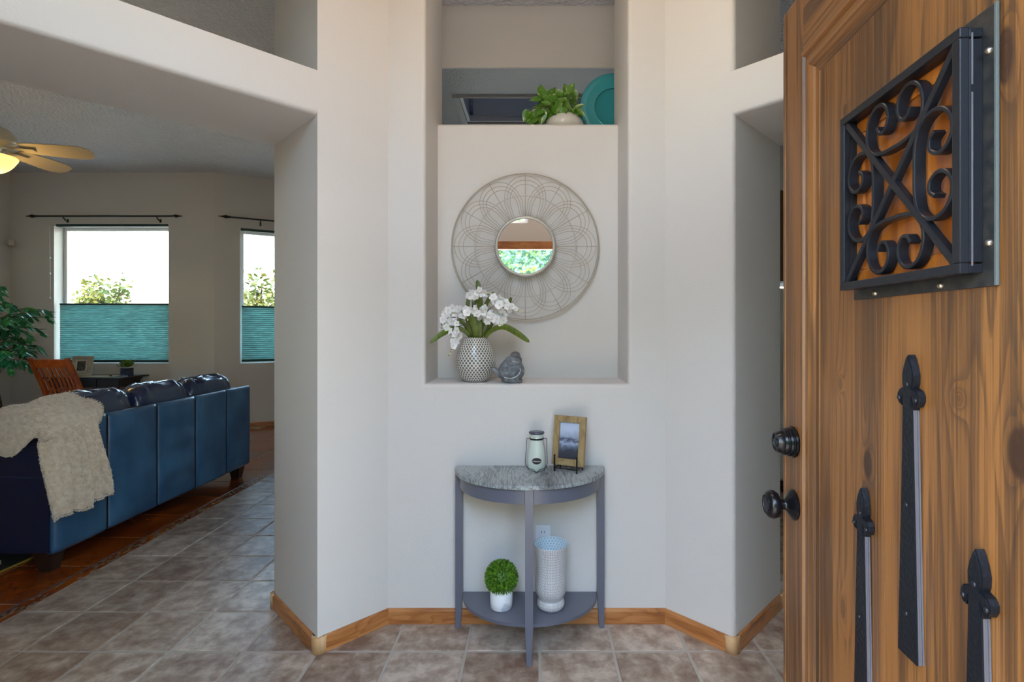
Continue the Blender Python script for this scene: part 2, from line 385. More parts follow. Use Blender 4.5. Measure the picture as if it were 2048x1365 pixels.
def spline(pts, k=8):
    P = [Vector(p) for p in pts]; out = []
    for i in range(len(P)-1):
        p0, p1, p2, p3 = P[max(i-1, 0)], P[i], P[i+1], P[min(i+2, len(P)-1)]
        for j in range(k):
            t = j/k
            out.append(.5*((2*p1)+(-p0+p2)*t+(2*p0-5*p1+4*p2-p3)*t*t+(-p0+3*p1-3*p2+p3)*t**3))
    out.append(P[-1]); return out
def lathe(prof, n=48, f=None, uvname=None):
    """prof = (r,z) list -> bmesh, optional uv in metres"""
    bm = bmesh.new(); rings = []; uv = bm.loops.layers.uv.new('UVMap')
    f = f or (lambda p: p)
    L_ = [0]
    for i in range(1, len(prof)): L_.append(L_[-1]+math.hypot(prof[i][0]-prof[i-1][0], prof[i][1]-prof[i-1][1]))
    rm = max(p[0] for p in prof)
    for r, z in prof:
        if r < 1e-6: rings.append([bm.verts.new(f((0, 0, z)))])
        else: rings.append([bm.verts.new(f((r*math.cos(2*PI*k/n), r*math.sin(2*PI*k/n), z))) for k in range(n)])
    girth = 2*PI*rm*.93
    for i in range(len(prof)-1):
        A, B = rings[i], rings[i+1]
        for k in range(n):
            k2 = (k+1) % n
            vs = []
            for (R, kk, col, row) in ((A, k, k, i), (A, k2, k+1, i), (B, k2, k+1, i+1), (B, k, k, i+1)):
                v = R[0] if len(R) == 1 else R[kk]
                if v not in [q[0] for q in vs]: vs.append((v, col, row))
            if len(vs) < 3: continue
            fc = bm.faces.new([q[0] for q in vs])
            for lp, q in zip(fc.loops, vs): lp[uv].uv = (q[1]/n*girth, L_[q[2]])
    return bm
def bezcurve(a, n): return [a(i/n) for i in range(n+1)]
def sstep(a, b, x):
    t = max(0, min(1, (x-a)/(b-a))); return t*t*(3-2*t)

# ------------------------------------------------------------------ SETTING: foyer wall with niche and the two 45 degree openings
XC = -.045
CEIL = 3.62
def wallpoly():
    R = [(.67, 2.49), (.91, 2.25), (2.80, .36), (3.45, .36), (3.45, .50), (1.306, 2.646), (.992, 2.96)]
    pts = [(XC+a, b) for a, b in R]; left = [(XC-a, b) for a, b in R][::-1]
    return left+pts
def struct(o): o['kind'] = 'structure'; return o
wb = prism([(x, y) for x, y in wallpoly()][::-1], -.0, CEIL)
wall_back = obj('wall_back', wb, 'wall')
cutters = []
def cutter(bm):
    me = bpy.data.meshes.new('cut'); bmesh.ops.recalc_face_normals(bm, faces=bm.faces); bm.to_mesh(me); bm.free()
    o = bpy.data.objects.new('cut', me); C.objects.link(o); cutters.append(o); return o
HN = .491
cutter(box(XC-HN, XC+HN, 2.3, 2.81, 1.156, 3.5))                 # niche
cutter(box(XC-HN, XC+HN, 2.7, 3.2, 2.545, 3.5))                  # open above the ledge
for sg in (-1, 1):
    for (z0, z1) in ((-.2, 2.36), (2.552, 3.5)):
        c0 = (XC+sg*.91, 2.25); u = (sg*.7071, -.7071); v = (sg*.7071, .7071)
        P = lambda a, b: (c0[0]+u[0]*a+v[0]*b, c0[1]+u[1]*a+v[1]*b)
        cutter(prism([P(0, -.4), P(1.6, -.4), P(1.6, 1.2), P(0, 1.2)], z0, z1))
for c in cutters:
    md = wall_back.modifiers.new('cut', 'BOOLEAN'); md.operation = 'DIFFERENCE'; md.object = c; md.solver = 'EXACT'
bpy.context.view_layer.update()
dg = bpy.context.evaluated_depsgraph_get()
me = bpy.data.meshes.new_from_object(wall_back.evaluated_get(dg), depsgraph=dg)
wall_back.modifiers.clear(); wall_back.data = me
for c in cutters: bpy.data.objects.remove(c)
bm = bmesh.new(); bm.from_mesh(me)
bmesh.ops.remove_doubles(bm, verts=bm.verts, dist=1e-4)
bmesh.ops.dissolve_limit(bm, angle_limit=.01, verts=bm.verts, edges=bm.edges)
es = [e for e in bm.edges if len(e.link_faces) == 2 and e.is_convex and e.calc_face_angle() > .9
      and not all(v.co.z < .001 for v in e.verts) and not all(v.co.z > CEIL-.001 for v in e.verts)
      and not all(abs(v.co.z-2.552) < .002 for v in e.verts)]
bmesh.ops.bevel(bm, geom=es, offset=.023, segments=6, profile=.5, affect='EDGES', clamp_overlap=True)
bm.to_mesh(me); bm.free(); struct(wall_back)
me.materials.clear(); me.materials.append(M['wall'])
for p in me.polygons: p.use_smooth = False
# smooth only by angle
try: me.set_sharp_from_angle(angle=math.radians(40)); [setattr(p, 'use_smooth', True) for p in me.polygons]
except Exception: pass
ledge = struct(obj('trim_1', box(XC-1.2, XC+1.2, 2.955, 3.40, 2.40, 2.5445), 'wall'))

# front wall with the doorway and the transom window
def wall_with_holes(name, x0, x1, y0, y1, z1, holes, m='wall'):
    """a wall along x split into boxes around rectangular holes (xa,xb,za,zb) sorted by x; one mesh"""
    bm = bmesh.new(); xs = sorted({x0, x1}|{h[0] for h in holes}|{h[1] for h in holes})
    for a, b in zip(xs, xs[1:]):
        hs = sorted([(h[2], h[3]) for h in holes if h[0] <= a+1e-6 and h[1] >= b-1e-6]); z = 0
        for za, zb in hs:
            if za > z+1e-6: add_box(bm, a, b, y0, y1, z, za)
            z = zb
        if z < z1: add_box(bm, a, b, y0, y1, z, z1)
    bmesh.ops.remove_doubles(bm, verts=bm.verts, dist=1e-5)
    return struct(obj(name, bm, m))
DX0, DX1, DT = -.42, .575, 2.225
wall_with_holes('wall_front', -7.62, 5.2, .16, .345, CEIL, [(DX0-.02, DX1+.02, 0, DT+.02), (-.92, -.08, 2.49, 3.40)])
# casing round the doorway (its head shows in the mirror)
for nm, b_ in (('casing_head', (DX0-.09, DX1+.09, .345, .365, DT, DT+.08)), ('casing_side', (DX0-.09, DX0, .345, .365, 0, DT)), ('casing_side', (DX1+.0, DX1+.09, .345, .365, 0, DT))):
    if nm == 'casing_head': door_frame = struct(obj('trim_2', box(*b_, .004), 'oak_base'))
    else: obj(nm, box(*b_, .004), 'oak_base', door_frame)
tw = struct(obj('window_3', prism([(0, 0), (1, 0), (1, 1), (0, 1)], .22, .27, lambda a, b, z: (-.92+.84*a, z, 2.49+.91*b)) if False else bmesh.new(), None))
def frame_bm(x0, x1, z0, z1, y0, y1, w, mid=None):
    bm = bmesh.new(); add_box(bm, x0, x1, y0, y1, z0, z0+w, .003); add_box(bm, x0, x1, y0, y1, z1-w, z1, .003)
    add_box(bm, x0, x0+w, y0, y1, z0+w, z1-w, .003); add_box(bm, x1-w, x1, y0, y1, z0+w, z1-w, .003)
    if mid: add_box(bm, mid-w/2, mid+w/2, y0, y1, z0+w, z1-w, .003)
    return bm
bpy.data.objects.remove(tw)
tw = struct(obj('window_3', frame_bm(-.92, -.08, 2.49, 3.40, .22, .26, .04), 'white_trim'))
obj('pane', box(-.89, -.11, .238, .242, 2.52, 3.37), 'pane_glass', tw)

# left house wall, living room window walls, the rest of the shell
WY = 7.22
wall_with_holes('wall_living_back', -7.62, -4.51, WY, WY+.22, CEIL, [(-6.757, -5.152, .943, 2.872)])
A2 = math.atan2(.49, .87); W2 = Vector((-4.51, WY, 0))
w2 = wall_with_holes('wall_living_right', 0, 3.1, 0, .22, CEIL, [(.313, 1.85, .93, 2.86)])
w2.location = W2; w2.rotation_euler = (0, 0, A2)
bm = bmesh.new()
for b_ in ((.345, 3.7, 0, CEIL), (4.7, WY, 0, CEIL), (3.7, 4.7, 0, 1.1), (3.7, 4.7, 2.3, CEIL)): add_box(bm, -7.62, -7.375, *b_)
struct(obj('wall_left', bm, 'wall'))
wz = struct(obj('window_7', box(-7.52, -7.48, 4.17, 4.23, 1.1, 2.3, .003), 'white_trim')); obj('pane', box(-7.505, -7.50, 3.7, 4.7, 1.1, 2.3), 'pane_glass', wz)  # window added out of view to let more light into the living room
struct(obj('wall_hall', box(-1.55, -1.43, 3.35, 8.9, 0, CEIL), 'wall'))
struct(obj('wall_hall_left', box(-3.0, -1.43, 8.75, 8.9, 0, CEIL), 'wall'))
struct(obj('wall_right', box(5.0, 5.2, .345, 8.9, 0, CEIL), 'wall'))
wall_with_holes('wall_kitchen', -1.43, 5.0, 6.4, 6.55, CEIL, [(-1.0, 1.1, 0, 2.3), (1.9, 4.6, .9, 2.5)])
for n_, (a, b_, c, d) in ((5, (-1.0, 1.1, .02, 2.3)), (6, (1.9, 4.6, .9, 2.5))):  # both glazed openings are added, unseen, to light the dark hall ceiling
    wz = struct(obj('window_%d' % n_, frame_bm(a, b_, c, d, 6.44, 6.49, .05, (a+b_)/2), 'white_trim')); obj('pane', box(a+.04, b_-.04, 6.462, 6.467, c+.04, d-.04), 'pane_glass', wz)
struct(obj('wall_hall_right', box(1.37, 1.49, 3.35, 6.4, 0, CEIL), 'wall'))
bm = bmesh.new()
for b_ in ((-7.62, 5.2, .16, 3.96), (-7.62, 5.2, 4.40, 9.3), (-7.62, -.585, 3.96, 4.40), (.75, 5.2, 3.96, 4.40)): add_box(bm, *b_, CEIL, CEIL+.12)
struct(obj('ceiling', bm, 'ceiling'))
# back room: header wall, lower ceiling with the skylight recess
struct(obj('wall_header', box(-1.43, 1.37, 3.5, 3.515, 3.20, CEIL), 'wall'))
SX0, SX1, SY0, SY1, ZC = -.585, .75, 3.96, 4.40, 3.20
bm = bmesh.new()
add_box(bm, -1.43, 1.37, 3.515, SY0, ZC, ZC+.04); add_box(bm, -1.43, 1.37, SY1, 6.4, ZC, ZC+.04)
add_box(bm, -1.43, SX0, SY0, SY1, ZC, ZC+.04); add_box(bm, SX1, 1.37, SY0, SY1, ZC, ZC+.04)
struct(obj('ceiling_hall', bm, 'backroom_ceiling'))
sk = thing('window_4', 'recessed framed light well in the grey hall ceiling, above the plant shelf', None, kind='structure')
bm = bmesh.new()
add_box(bm, SX0+.05, SX1-.05, SY1-.03, SY1-.0, ZC+.04, ZC+.36); add_box(bm, SX0, SX0+.02, SY0, SY1, ZC+.04, ZC+.36)
add_box(bm, SX1-.02, SX1, SY0, SY1, ZC+.04, ZC+.36); add_box(bm, SX0, SX1, SY0, SY0+.02, ZC+.04, ZC+.36)
obj('shaft', bm, 'shaft', sk)
blind_mat('diffuser', s(120, 124, 130), .5)
obj('diffuser', box(SX0, SX1, SY0, SY1, ZC+.34, ZC+.35), 'diffuser', sk)
for k, (i0, w_, h_) in enumerate(((0, .05, .02), (.05, .025, .045))):
    bm = bmesh.new(); a, b_, c, d = SX0-.05+i0, SX1+.05-i0, SY0-.04+i0*.4, SY1+.05-i0
    z0 = ZC-.02+.012*k
    add_box(bm, a, a+w_, c, d, z0, ZC+h_, .002); add_box(bm, b_-w_, b_, c, d, z0, ZC+h_, .002)
    add_box(bm, a+w_, b_-w_, c, c+.012, z0+.004, ZC+h_, .002); add_box(bm, a+w_, b_-w_, d-w_*.7, d, z0, ZC+h_, .002)
    obj('moulding', bm, 'backroom_ceiling' if k == 0 else 'shaft', sk)

# living room windows
def window(n, parent_loc, rz, x0, x1, z0, z1, label, depth=.2, mid=None):
    t = thing('window_%d' % n, label, None, parent_loc, rz, kind='structure')
    obj('window_frame', frame_bm(x0, x1, z0, z1, depth-.05, depth, .045, mid), 'white_trim', t)
    obj('pane', box(x0+.04, x1-.04, depth-.028, depth-.024, z0+.04, z1-.04), 'pane_glass', t)
    return t
window(1, (0, WY, 0), 0, -6.757, -5.152, .943, 2.872, 'large white framed window over the black desk', .2)
window(2, W2, A2, .313, 1.85, .93, 2.86, 'narrow visible window strip at the right end of the living room', .2)

def blind(label, loc, rz, x0, x1, z0, z1, ztop):
    t = thing('cellular_blind', label, 'window blind', loc, rz, group='cellular blinds')
    n = int((z1-z0-.05)/.0285); pts = []
    h = (z1-z0-.05)/n
    bm = bmesh.new()
    for sgn in (-1, 1):
        prev = None
        for i in range(2*n+1):
            y = .05+sgn*(.022 if i % 2 == 0 else .010)
            z = z0+.03+h*i/2
            cur = (bm.verts.new((x0+.005, y, z)), bm.verts.new((x1-.005, y, z)))
            if prev: bm.faces.new((prev[0], prev[1], cur[1], cur[0]) if sgn < 0 else (prev[1], prev[0], cur[0], cur[1]))
            prev = cur
    obj('fabric', bm, 'blind_fabric', t)
    bm = bmesh.new()
    for i in range(n+1): z = z0+.03+h*i; add_box(bm, x0+.006, x1-.006, .0255, .0295, z-.0022, z+.0022)
    obj('pleat_seam', bm, 'blind_rail', t, kind='stuff')
    obj('bottom_rail', box(x0+.004, x1-.004, .025, .075, z0, z0+.032, .004), 'blind_rail', t)
    obj('moving_rail', box(x0+.004, x1-.004, .028, .072, z1-.022, z1, .004), 'blind_rail', t)
    obj('head_rail', box(x0-.01, x1, -.012, .035, ztop-.035, ztop, .004), 'blind_rail', t)
    for f in (.1, .5, .9):
        obj('lift_cord', tube([(x0+(x1-x0)*f, .05, z1-.01), (x0+(x1-x0)*f, .03, ztop-.02)], .0012, 5), 'cord', t)
    return t
b1 = blind('teal pleated blind across the lower half of the large window above the desk', (0, WY, 0), 0, -6.71, -5.155, .953, 1.785, 2.895)
obj('pull_cord', tube([(-6.80, -.02, 2.86), (-6.795, -.02, 2.4), (-6.79, -.02, 2.0), (-6.795, -.02, 1.85)], .004, 6), 'cord', b1)
b1.children[-1]['label'] = 'white hanging pull cord'
for z in (2.42, 2.2, 1.86): obj('cord_bead', lathe([(0, -.02), (.012, -.01), (.012, .01), (0, .02)], 10), 'cord', b1, loc=(-6.795, -.02, z))
blind('dark teal pleated blind on the narrow window strip beside the entry pillar', W2, A2, .33, 1.84, .95, 1.76, 2.87)

def rod(label, loc, rz, x0, x1, z):
    t = thing('curtain_rod', label, 'curtain rod', loc, rz, group='curtain rods')
    obj('pole', tube([(x0+.14, -.08, z), (x1-.14, -.08, z)], .011, 10), 'rod_dark', t, True)
    for x, sg in ((x0+.14, -1), (x1-.14, 1)):
        prof = [(0, -.01), (.014, -.005), (.016, .01), (.012, .02), (.022, .035), (.024, .05), (.015, .075), (.008, .10), (.003, .14), (0, .145)]
        obj('finial', lathe(prof, 16, lambda p, x=x, sg=sg: (x+sg*p[2], -.08+p[0], z+p[1])), 'rod_dark', t, True)
    for x in (x0+.52, x1-.36):
        bm = bmesh.new(); add_tube(bm, [(x, 0, z-.05), (x, -.04, z-.05), (x, -.08, z-.015)], .008, 8); add_box(bm, x-.012, x+.012, -.012, 0, z-.075, z-.03, .003)
        obj('bracket', bm, 'rod_dark', t)
rod('dark curtain rod with pointed finials above the large window', (0, WY, 0), 0, -7.08, -4.90, 2.99)
rod('dark curtain rod partly hidden by the entry pillar, above the narrow window', W2, A2, .05, 2.1, 3.0)

# ------------------------------------------------------------------ floor
floor = struct(obj('floor', box(-7.62, 5.2, .16, 9.2, -.10, -.0028), 'grout'))
TX, TY, T0X, T0Y = .326, .3175, -.962, 2.27
def tile_bm(w_, h_, g=.0058):
    bm = bmesh.new(); a = w_/2-g; b_ = h_/2-g; e = .004
    lo = [bm.verts.new((x, y, -.006)) for x, y in ((-a, -b_), (a, -b_), (a, b_), (-a, b_))]
    hi = [bm.verts.new((x, y, 0)) for x, y in ((-a+e, -b_+e), (a-e, -b_+e), (a-e, b_-e), (-a+e, b_-e))]
    md = [bm.verts.new((x, y, -.0022)) for x, y in ((-a, -b_), (a, -b_), (a, b_), (-a, b_))]
    bm.faces.new(hi)
    for i in range(4):
        j = (i+1) % 4; bm.faces.new((lo[i], lo[j], md[j], md[i])); bm.faces.new((md[i], md[j], hi[j], hi[i]))
    return bm
tm = [bpy.data.meshes.new('tile') for _ in range(1)]
b_ = tile_bm(TX, TY); b_.to_mesh(tm[0]); b_.free(); tm[0].materials.append(M['tile'])
stuff = bmesh.new(); ntile = 0
def insee(x, y):
    return y > 1.5 and -1.15 < x/y < .62
for i in range(-5, 19):
    for j in range(-7, 22):
        x = T0X+TX*(i+.5); y = T0Y+TY*(j+.5)
        if x < -2.60 or x > 5 or y < .4 or y > 9: continue
        hid = (-.6 < x < .5 and 2.62 < y) or (y > 4.6 and x > -1.4) or (abs(x-XC) < .8 and y > 2.75)
        if insee(x, y) and not hid and y < 7 and ntile < 235 and not (y > 3 and x > .3 and not .40 < x/y < .6):
            o = bpy.data.objects.new('tile', tm[0]); C.objects.link(o); o.parent = floor
            o.location = (x+random.uniform(-.001, .001), y+random.uniform(-.001, .001), random.uniform(-.0012, 0)); o.rotation_euler = (random.uniform(-.002, .002), random.uniform(-.002, .002), random.uniform(-.004, .004)); ntile += 1
        else:
            add_box(stuff, x-TX/2+.004, x+TX/2-.004, y-TY/2+.004, y+TY/2-.004, -.006, -.0005)
obj('tile_field', stuff, 'tile', floor, kind='stuff')
SP = .4275
sm_ = bpy.data.meshes.new('stained_tile'); b_ = tile_bm(SP, SP, .0022); b_.to_mesh(sm_); b_.free(); sm_.materials.append(M['stained'])
stuff = bmesh.new()
for i in range(11):
    for j in range(19):
        x = -2.673-SP*(i+.5); y = 2.66-SP*5+SP*(j+.5)
        if y < .45 or y > 7.2+(max(0, (x+4.51))*.56): continue
        if -1.2 < x/y and (y < 3.2 or y > 4.3 or x > -3.1) and i < 8:
            o = bpy.data.objects.new('stained_tile', sm_); C.objects.link(o); o.parent = floor; o.location = (x, y, -.0003)
        else: add_box(stuff, x-SP/2+.002, x+SP/2-.002, y-SP/2+.002, y+SP/2-.002, -.006, -.0005)
obj('stained_field', stuff, 'stained', floor, kind='stuff')
obj('border_strip', box(-2.66, -2.592, .45, 8.1, -.006, -.0012), 'stained', floor)
obj('metal_strip', box(-2.672, -2.662, .45, 8.1, -.006, .0006), 'strap_edge', floor)
bm = bmesh.new(); y = 1.6
rnd = random.Random(3)
while y < 6.2:
    for x in (-2.645, -2.622, -2.603):
        if rnd.random() < .45: continue
        cx, cy = x+rnd.uniform(-.004, .004), y+rnd.uniform(-.02, .02); n = rnd.randint(4, 6)
        L_ = rnd.uniform(.012, .028); an = rnd.uniform(-.7, .7)
        pts = []
        for k in range(n):
            th = 2*PI*k/n+rnd.uniform(-.25, .25); a = .0085*math.cos(th); b2 = L_*math.sin(th)
            pts.append((cx+a*math.cos(an)-b2*math.sin(an)*.4, cy+a*math.sin(an)+b2*math.cos(an)))
        add_prism(bm, pts, -.004, .0004)
    y += .04
bmesh.ops.recalc_face_normals(bm, faces=bm.faces)
obj('border_mosaic', bm, 'mosaic', floor, kind='stuff')

# baseboards with rounded corner caps
BH, BT = .072, .013
def base_seg(name, p, q, parent=None):
    p = Vector(p); q = Vector(q); d = (q-p); L_ = d.length; an = math.atan2(d.y, d.x)
    bm = bmesh.new()
    prof = [(0, .0), (BT, .0), (BT, BH-.012), (BT-.003, BH-.004), (BT-.008, BH), (0, BH)]
    add_prism(bm, [(a, b) for a, b in prof], 0, L_, lambda a, b, z: (z, -a, b))
    bmesh.ops.recalc_face_normals(bm, faces=bm.faces)
    o = obj(name, bm, 'oak_base', parent); o.location = (p.x, p.y, 0); o.rotation_euler = (0, 0, an)
    if not parent: struct(o)
    return o
L2 = [(XC-1.306, 2.646), (XC-.91, 2.25), (XC-.67, 2.49), (XC+.67, 2.49), (XC+.91, 2.25), (XC+1.306, 2.646)]
nms = ['baseboard_left', 'baseboard_left_angle', 'baseboard_back', 'baseboard_right_angle', 'baseboard_right']
for i, nm in enumerate(nms):
    p, q = Vector(L2[i]), Vector(L2[i+1]); d = (q-p).normalized()
    tr = .02
    p2 = p+d*(tr if i in (0, 1, 4) else (0.003 if i == 2 else .003)); q2 = q-d*(tr if i in (0, 3, 4) else .003)
    if i == 1: p2 = p+d*tr; q2 = q
    if i == 3: p2 = p; q2 = q-d*tr
    base_seg(nm, p2, q2)
def cap(x, y, dx, dy, parent):
    c = Vector((x+dx*.024, y+dy*.024))
    prof = [(0, 0), (.034, 0), (.034, BH-.004), (.031, BH), (0, BH)]
    o = obj('corner_cap', lathe(prof, 32, lambda p: (c.x+p[0], c.y+p[1], p[2])), 'oak_cap', None, True, label='pale rounded corner block')
    o.parent = parent; o.matrix_parent_inverse = Matrix.LocRotScale(parent.location, parent.rotation_euler.to_quaternion(), None).inverted()
cap(XC-.91, 2.25, 0, 1, bpy.data.objects['baseboard_left_angle'])
cap(XC+.91, 2.25, 0, 1, bpy.data.objects['baseboard_right_angle'])
cap(XC-1.306, 2.646, 1, 0, bpy.data.objects['baseboard_left'])
cap(XC+1.306, 2.646, -1, 0, bpy.data.objects['baseboard_right'])
base_seg('baseboard_living_back', (-7.37, WY), (-4.51, WY))
base_seg('baseboard_living_right', (-4.51, WY), (-4.51+.87*3.1, WY+.49*3.1))

# ------------------------------------------------------------------ FRONT DOOR (open, exterior face toward us)
DA = math.atan2(-.9977, -.0678)
door = thing('door_1', 'knotty pine front door standing open with iron grille and straps', None, (.6254, 1.30, 0), DA, kind='structure')
DW, DZ0, DZ1 = .955, .012, 2.21
TH = .045                                             # local x along the door from its free edge, local -y faces us
def dpart(name, bm, m, label=None, parent=None, smooth=False): return obj(name, bm, m, parent or door, smooth, label=label)
def bb(x0, x1, y0, y1, z0, z1, bev=.002): return box(x0, x1, y0, y1, z0, z1, bev)
dpart('edge_strip', bb(0, .012, -.0015, TH, DZ0, DZ1), 'pine_stile')
dpart('stile', bb(.0125, .106, 0, TH, DZ0, DZ1, .0025), 'pine_stile')
dpart('stile', bb(DW-.106, DW, 0, TH, DZ0, DZ1, .0025), 'pine_stile')
dpart('rail', bb(.1065, DW-.1065, 0, TH, 2.062, DZ1, .0025), 'pine_rail')
dpart('rail', bb(.1065, DW-.1065, 0, TH, DZ0, .22, .0025), 'pine_rail')
def moulding(L0, L1, m, vert, zz0=None, zz1=None, flip=1):
    # stepped ogee section: (distance from outer edge, height toward us)
    pr = [(0, .03), (0, -.004), (.008, -.009), (.018, -.009), (.022, -.003), (.030, -.003), (.036, -.010), (.052, -.011), (.062, -.005), (.066, -.001), (.080, -.0005), (.084, .003), (.084, .03)]
    return pr
W_ = .084
x0, x1, z0, z1 = .107, DW-.107, .221, 2.061
pr = moulding(0, 0, 0, 0)
def mstrip(a0, a1, f):
    """mitred strip: length shrinks with the section's distance from the outer edge"""
    bm = bmesh.new(); A = [bm.verts.new(f(d, a0+d, h)) for d, h in pr]; B = [bm.verts.new(f(d, a1-d, h)) for d, h in pr]
    n = len(pr)
    for i in range(n-1): bm.faces.new((A[i], A[i+1], B[i+1], B[i]))
    bm.faces.new(A[::-1]); bm.faces.new(B); bmesh.ops.recalc_face_normals(bm, faces=bm.faces); return bm
dpart('moulding', mstrip(z0, z1, lambda d, a, h: (x0+d, h, a)), 'pine_stile')
dpart('moulding', mstrip(z0, z1, lambda d, a, h: (x1-d, h, a)), 'pine_stile')
dpart('moulding', mstrip(x0, x1, lambda d, a, h: (a, h, z1-d)), 'pine_rail')
dpart('moulding', mstrip(x0, x1, lambda d, a, h: (a, h, z0+d)), 'pine_rail')
for a, b_ in ((.188, .4175), (.4178, .6795), (.6798, .768)):
    dpart('plank', bb(a, b_, .001, TH-.004, .30, 1.98, .0012), 'pine_panel')
# hardware
def dlathe(prof, x, z, n=40): return lathe(prof, n, lambda p: (x+p[0], -p[2], z+p[1]))
KX = .0586
db = dpart('deadbolt', dlathe([(0, 0), (.036, 0), (.0375, .003), (.0365, .007), (.0335, .0085), (.0330, .0115), (.0345, .0135), (.0335, .018), (.0305, .0195), (.0300, .0225), (.0315, .0245), (.0300, .030), (.0275, .032), (.0245, .040), (.0225, .0435), (.019, .0435), (.0185, .0415), (0, .0415)], KX, 1.148), 'oil_bronze', 'glossy black stepped deadbolt housing', smooth='auto')
obj('keyhole_ring', dlathe([(0, .0415), (.0095, .0415), (.0095, .0445), (.0075, .0447), (.0070, .0430), (0, .0430)], KX, 1.146, 24), 'bronze_face', db)
obj('keyhole', bb(KX-.0008, KX+.0008, -.0455, -.043, 1.140, 1.151, 0), 'slot', db)
kb = dpart('door_knob', dlathe([(0, 0), (.036, 0), (.0365, .003), (.034, .006), (.029, .010), (.019, .016), (.0135, .021), (.012, .025), (.0125, .034), (.015, .037), (.017, .039), (.030, .040), (.0325, .046), (.0335, .052), (.031, .060), (.026, .065), (.022, .0665), (.0205, .0645), (0, .0645)], KX, .997, 48), 'oil_bronze', 'round glossy black knob', smooth='auto')
obj('keyhole_ring', dlathe([(0, .0645), (.017, .0645), (.017, .0665), (.0145, .0670), (.014, .0653), (0, .0653)], KX, .997, 24), 'bronze_face', kb)
obj('keyhole', bb(KX-.0008, KX+.0008, -.0675, -.0652, .990, 1.003, 0), 'slot', kb)
# strap ornaments
def strap(xc, ztip):
    p = bpy.data.objects.new('strap_hinge', None); C.objects.link(p); p.parent = door; p.location = (xc, 0, ztip); p['label'] = 'black iron spear-headed strap'
    LN = .472
    half = [(0, 0), (.004, -.006), (.009, -.018), (.0125, -.032), (.0120, -.044), (.0095, -.051), (.013, -.052), (.020, -.055), (.0245, -.062), (.0245, -.070), (.020, -.078), (.0155, -.080), (.014, -.074), (.011, -.069)]
    out = half+[(.011, -.085)]
    pts = [(-a, b) for a, b in out[::-1]]+out[1:]
    pts = pts[::-1]
    bm = bmesh.new(); add_prism(bm, pts, -.013, .0, lambda a, b, z: (a, z, b))
    bmesh.ops.recalc_face_normals(bm, faces=bm.faces)
    bmesh.ops.triangulate(bm, faces=[f for f in bm.faces if len(f.verts) > 4])
    es = [e for e in bm.edges if all(abs(v.co.y+.013) < 1e-5 for v in e.verts) and e.calc_face_angle(0) > .8]
    bmesh.ops.bevel(bm, geom=es, offset=.002, segments=2, affect='EDGES')
    obj('spear_head', bm, 'iron_hammered', p)
    bm = bmesh.new(); a0, a1 = .0105, .0225
    add_prism(bm, [(-a0, -.083), (-a1, -LN), (a1, -LN), (a0, -.083)], -.012, -.0095, lambda a, b, z: (a, z, b))
    bmesh.ops.recalc_face_normals(bm, faces=bm.faces); obj('shaft', bm, 'iron_hammered', p)
    for k in range(3):
        bm = bmesh.new(); i_ = .0006
        add_prism(bm, [(-a0+i_, -.0835), (-a1+i_, -LN+.0005), (a1-i_*(k % 2), -LN+.0005), (a0-i_*(k % 2), -.0835)], -.0093+.0031*k, -.0093+.0031*k+.0026, lambda a, b, z: (a, z, b))
        bmesh.ops.recalc_face_normals(bm, faces=bm.faces); obj('edge_layer', bm, 'strap_edge', p)
    for (x, z) in ((0, -.046), (-.0195, -.069), (.0195, -.069), (-.002, -.235), (-.002, -.405)):
        obj('screw', lathe([(0, .0150), (.0018, .0148), (.0035, .0135), (.0036, .012)], 14, lambda q, x=x, z=z: (x+q[0], -q[2], z+q[1])), 'iron', p, True)
strap(.4975, 1.380); strap(.366, 1.132); strap(.632, 1.134)
# speakeasy grille
gr = bpy.data.objects.new('grille', None); C.objects.link(gr); gr.parent = door; gr['label'] = 'black wrought iron speakeasy grille with eight scrolls'
GX0, GX1, GZ0, GZ1 = .339, .637, 1.492, 1.812
obj('back_plate', bb(.330, .655, -.004, .003, 1.475, 1.832, .001), 'iron_dusty', gr)
obj('gasket', bb(.6535, .6575, -.0050, -.0008, 1.475, 1.832, .001), 'gasket', gr, label='thin pale grey gasket')
obj('hatch_panel', bb(GX0+.034, GX1-.034, -.0058, -.0040, GZ0+.034, GZ1-.034, 0), 'pine_hatch', gr, label='small orange pine hatch behind the grille')
bm = frame_bm(GX0+.012, GX1-.012, GZ0+.012, GZ1-.012, -.0105, -.004, .024)
obj('hatch_frame', bm, 'pine_hatch', gr, label='orange pine frame of the hatch')
FW = .014
for (a, b_, c, d) in ((GX0, GX1, GZ1-FW, GZ1), (GX0, GX1, GZ0, GZ0+FW), (GX0, GX0+FW, GZ0+FW, GZ1-FW), (GX1-FW, GX1, GZ0+FW, GZ1-FW)):
    bm = bmesh.new(); add_box(bm, a, b_, -.034, -.021, c, d, .0018); add_box(bm, a+.0012, b_-.0012, -.021, -.004, c+.0012, d-.0012, .001)
    obj('frame_bar', bm, 'iron', gr)
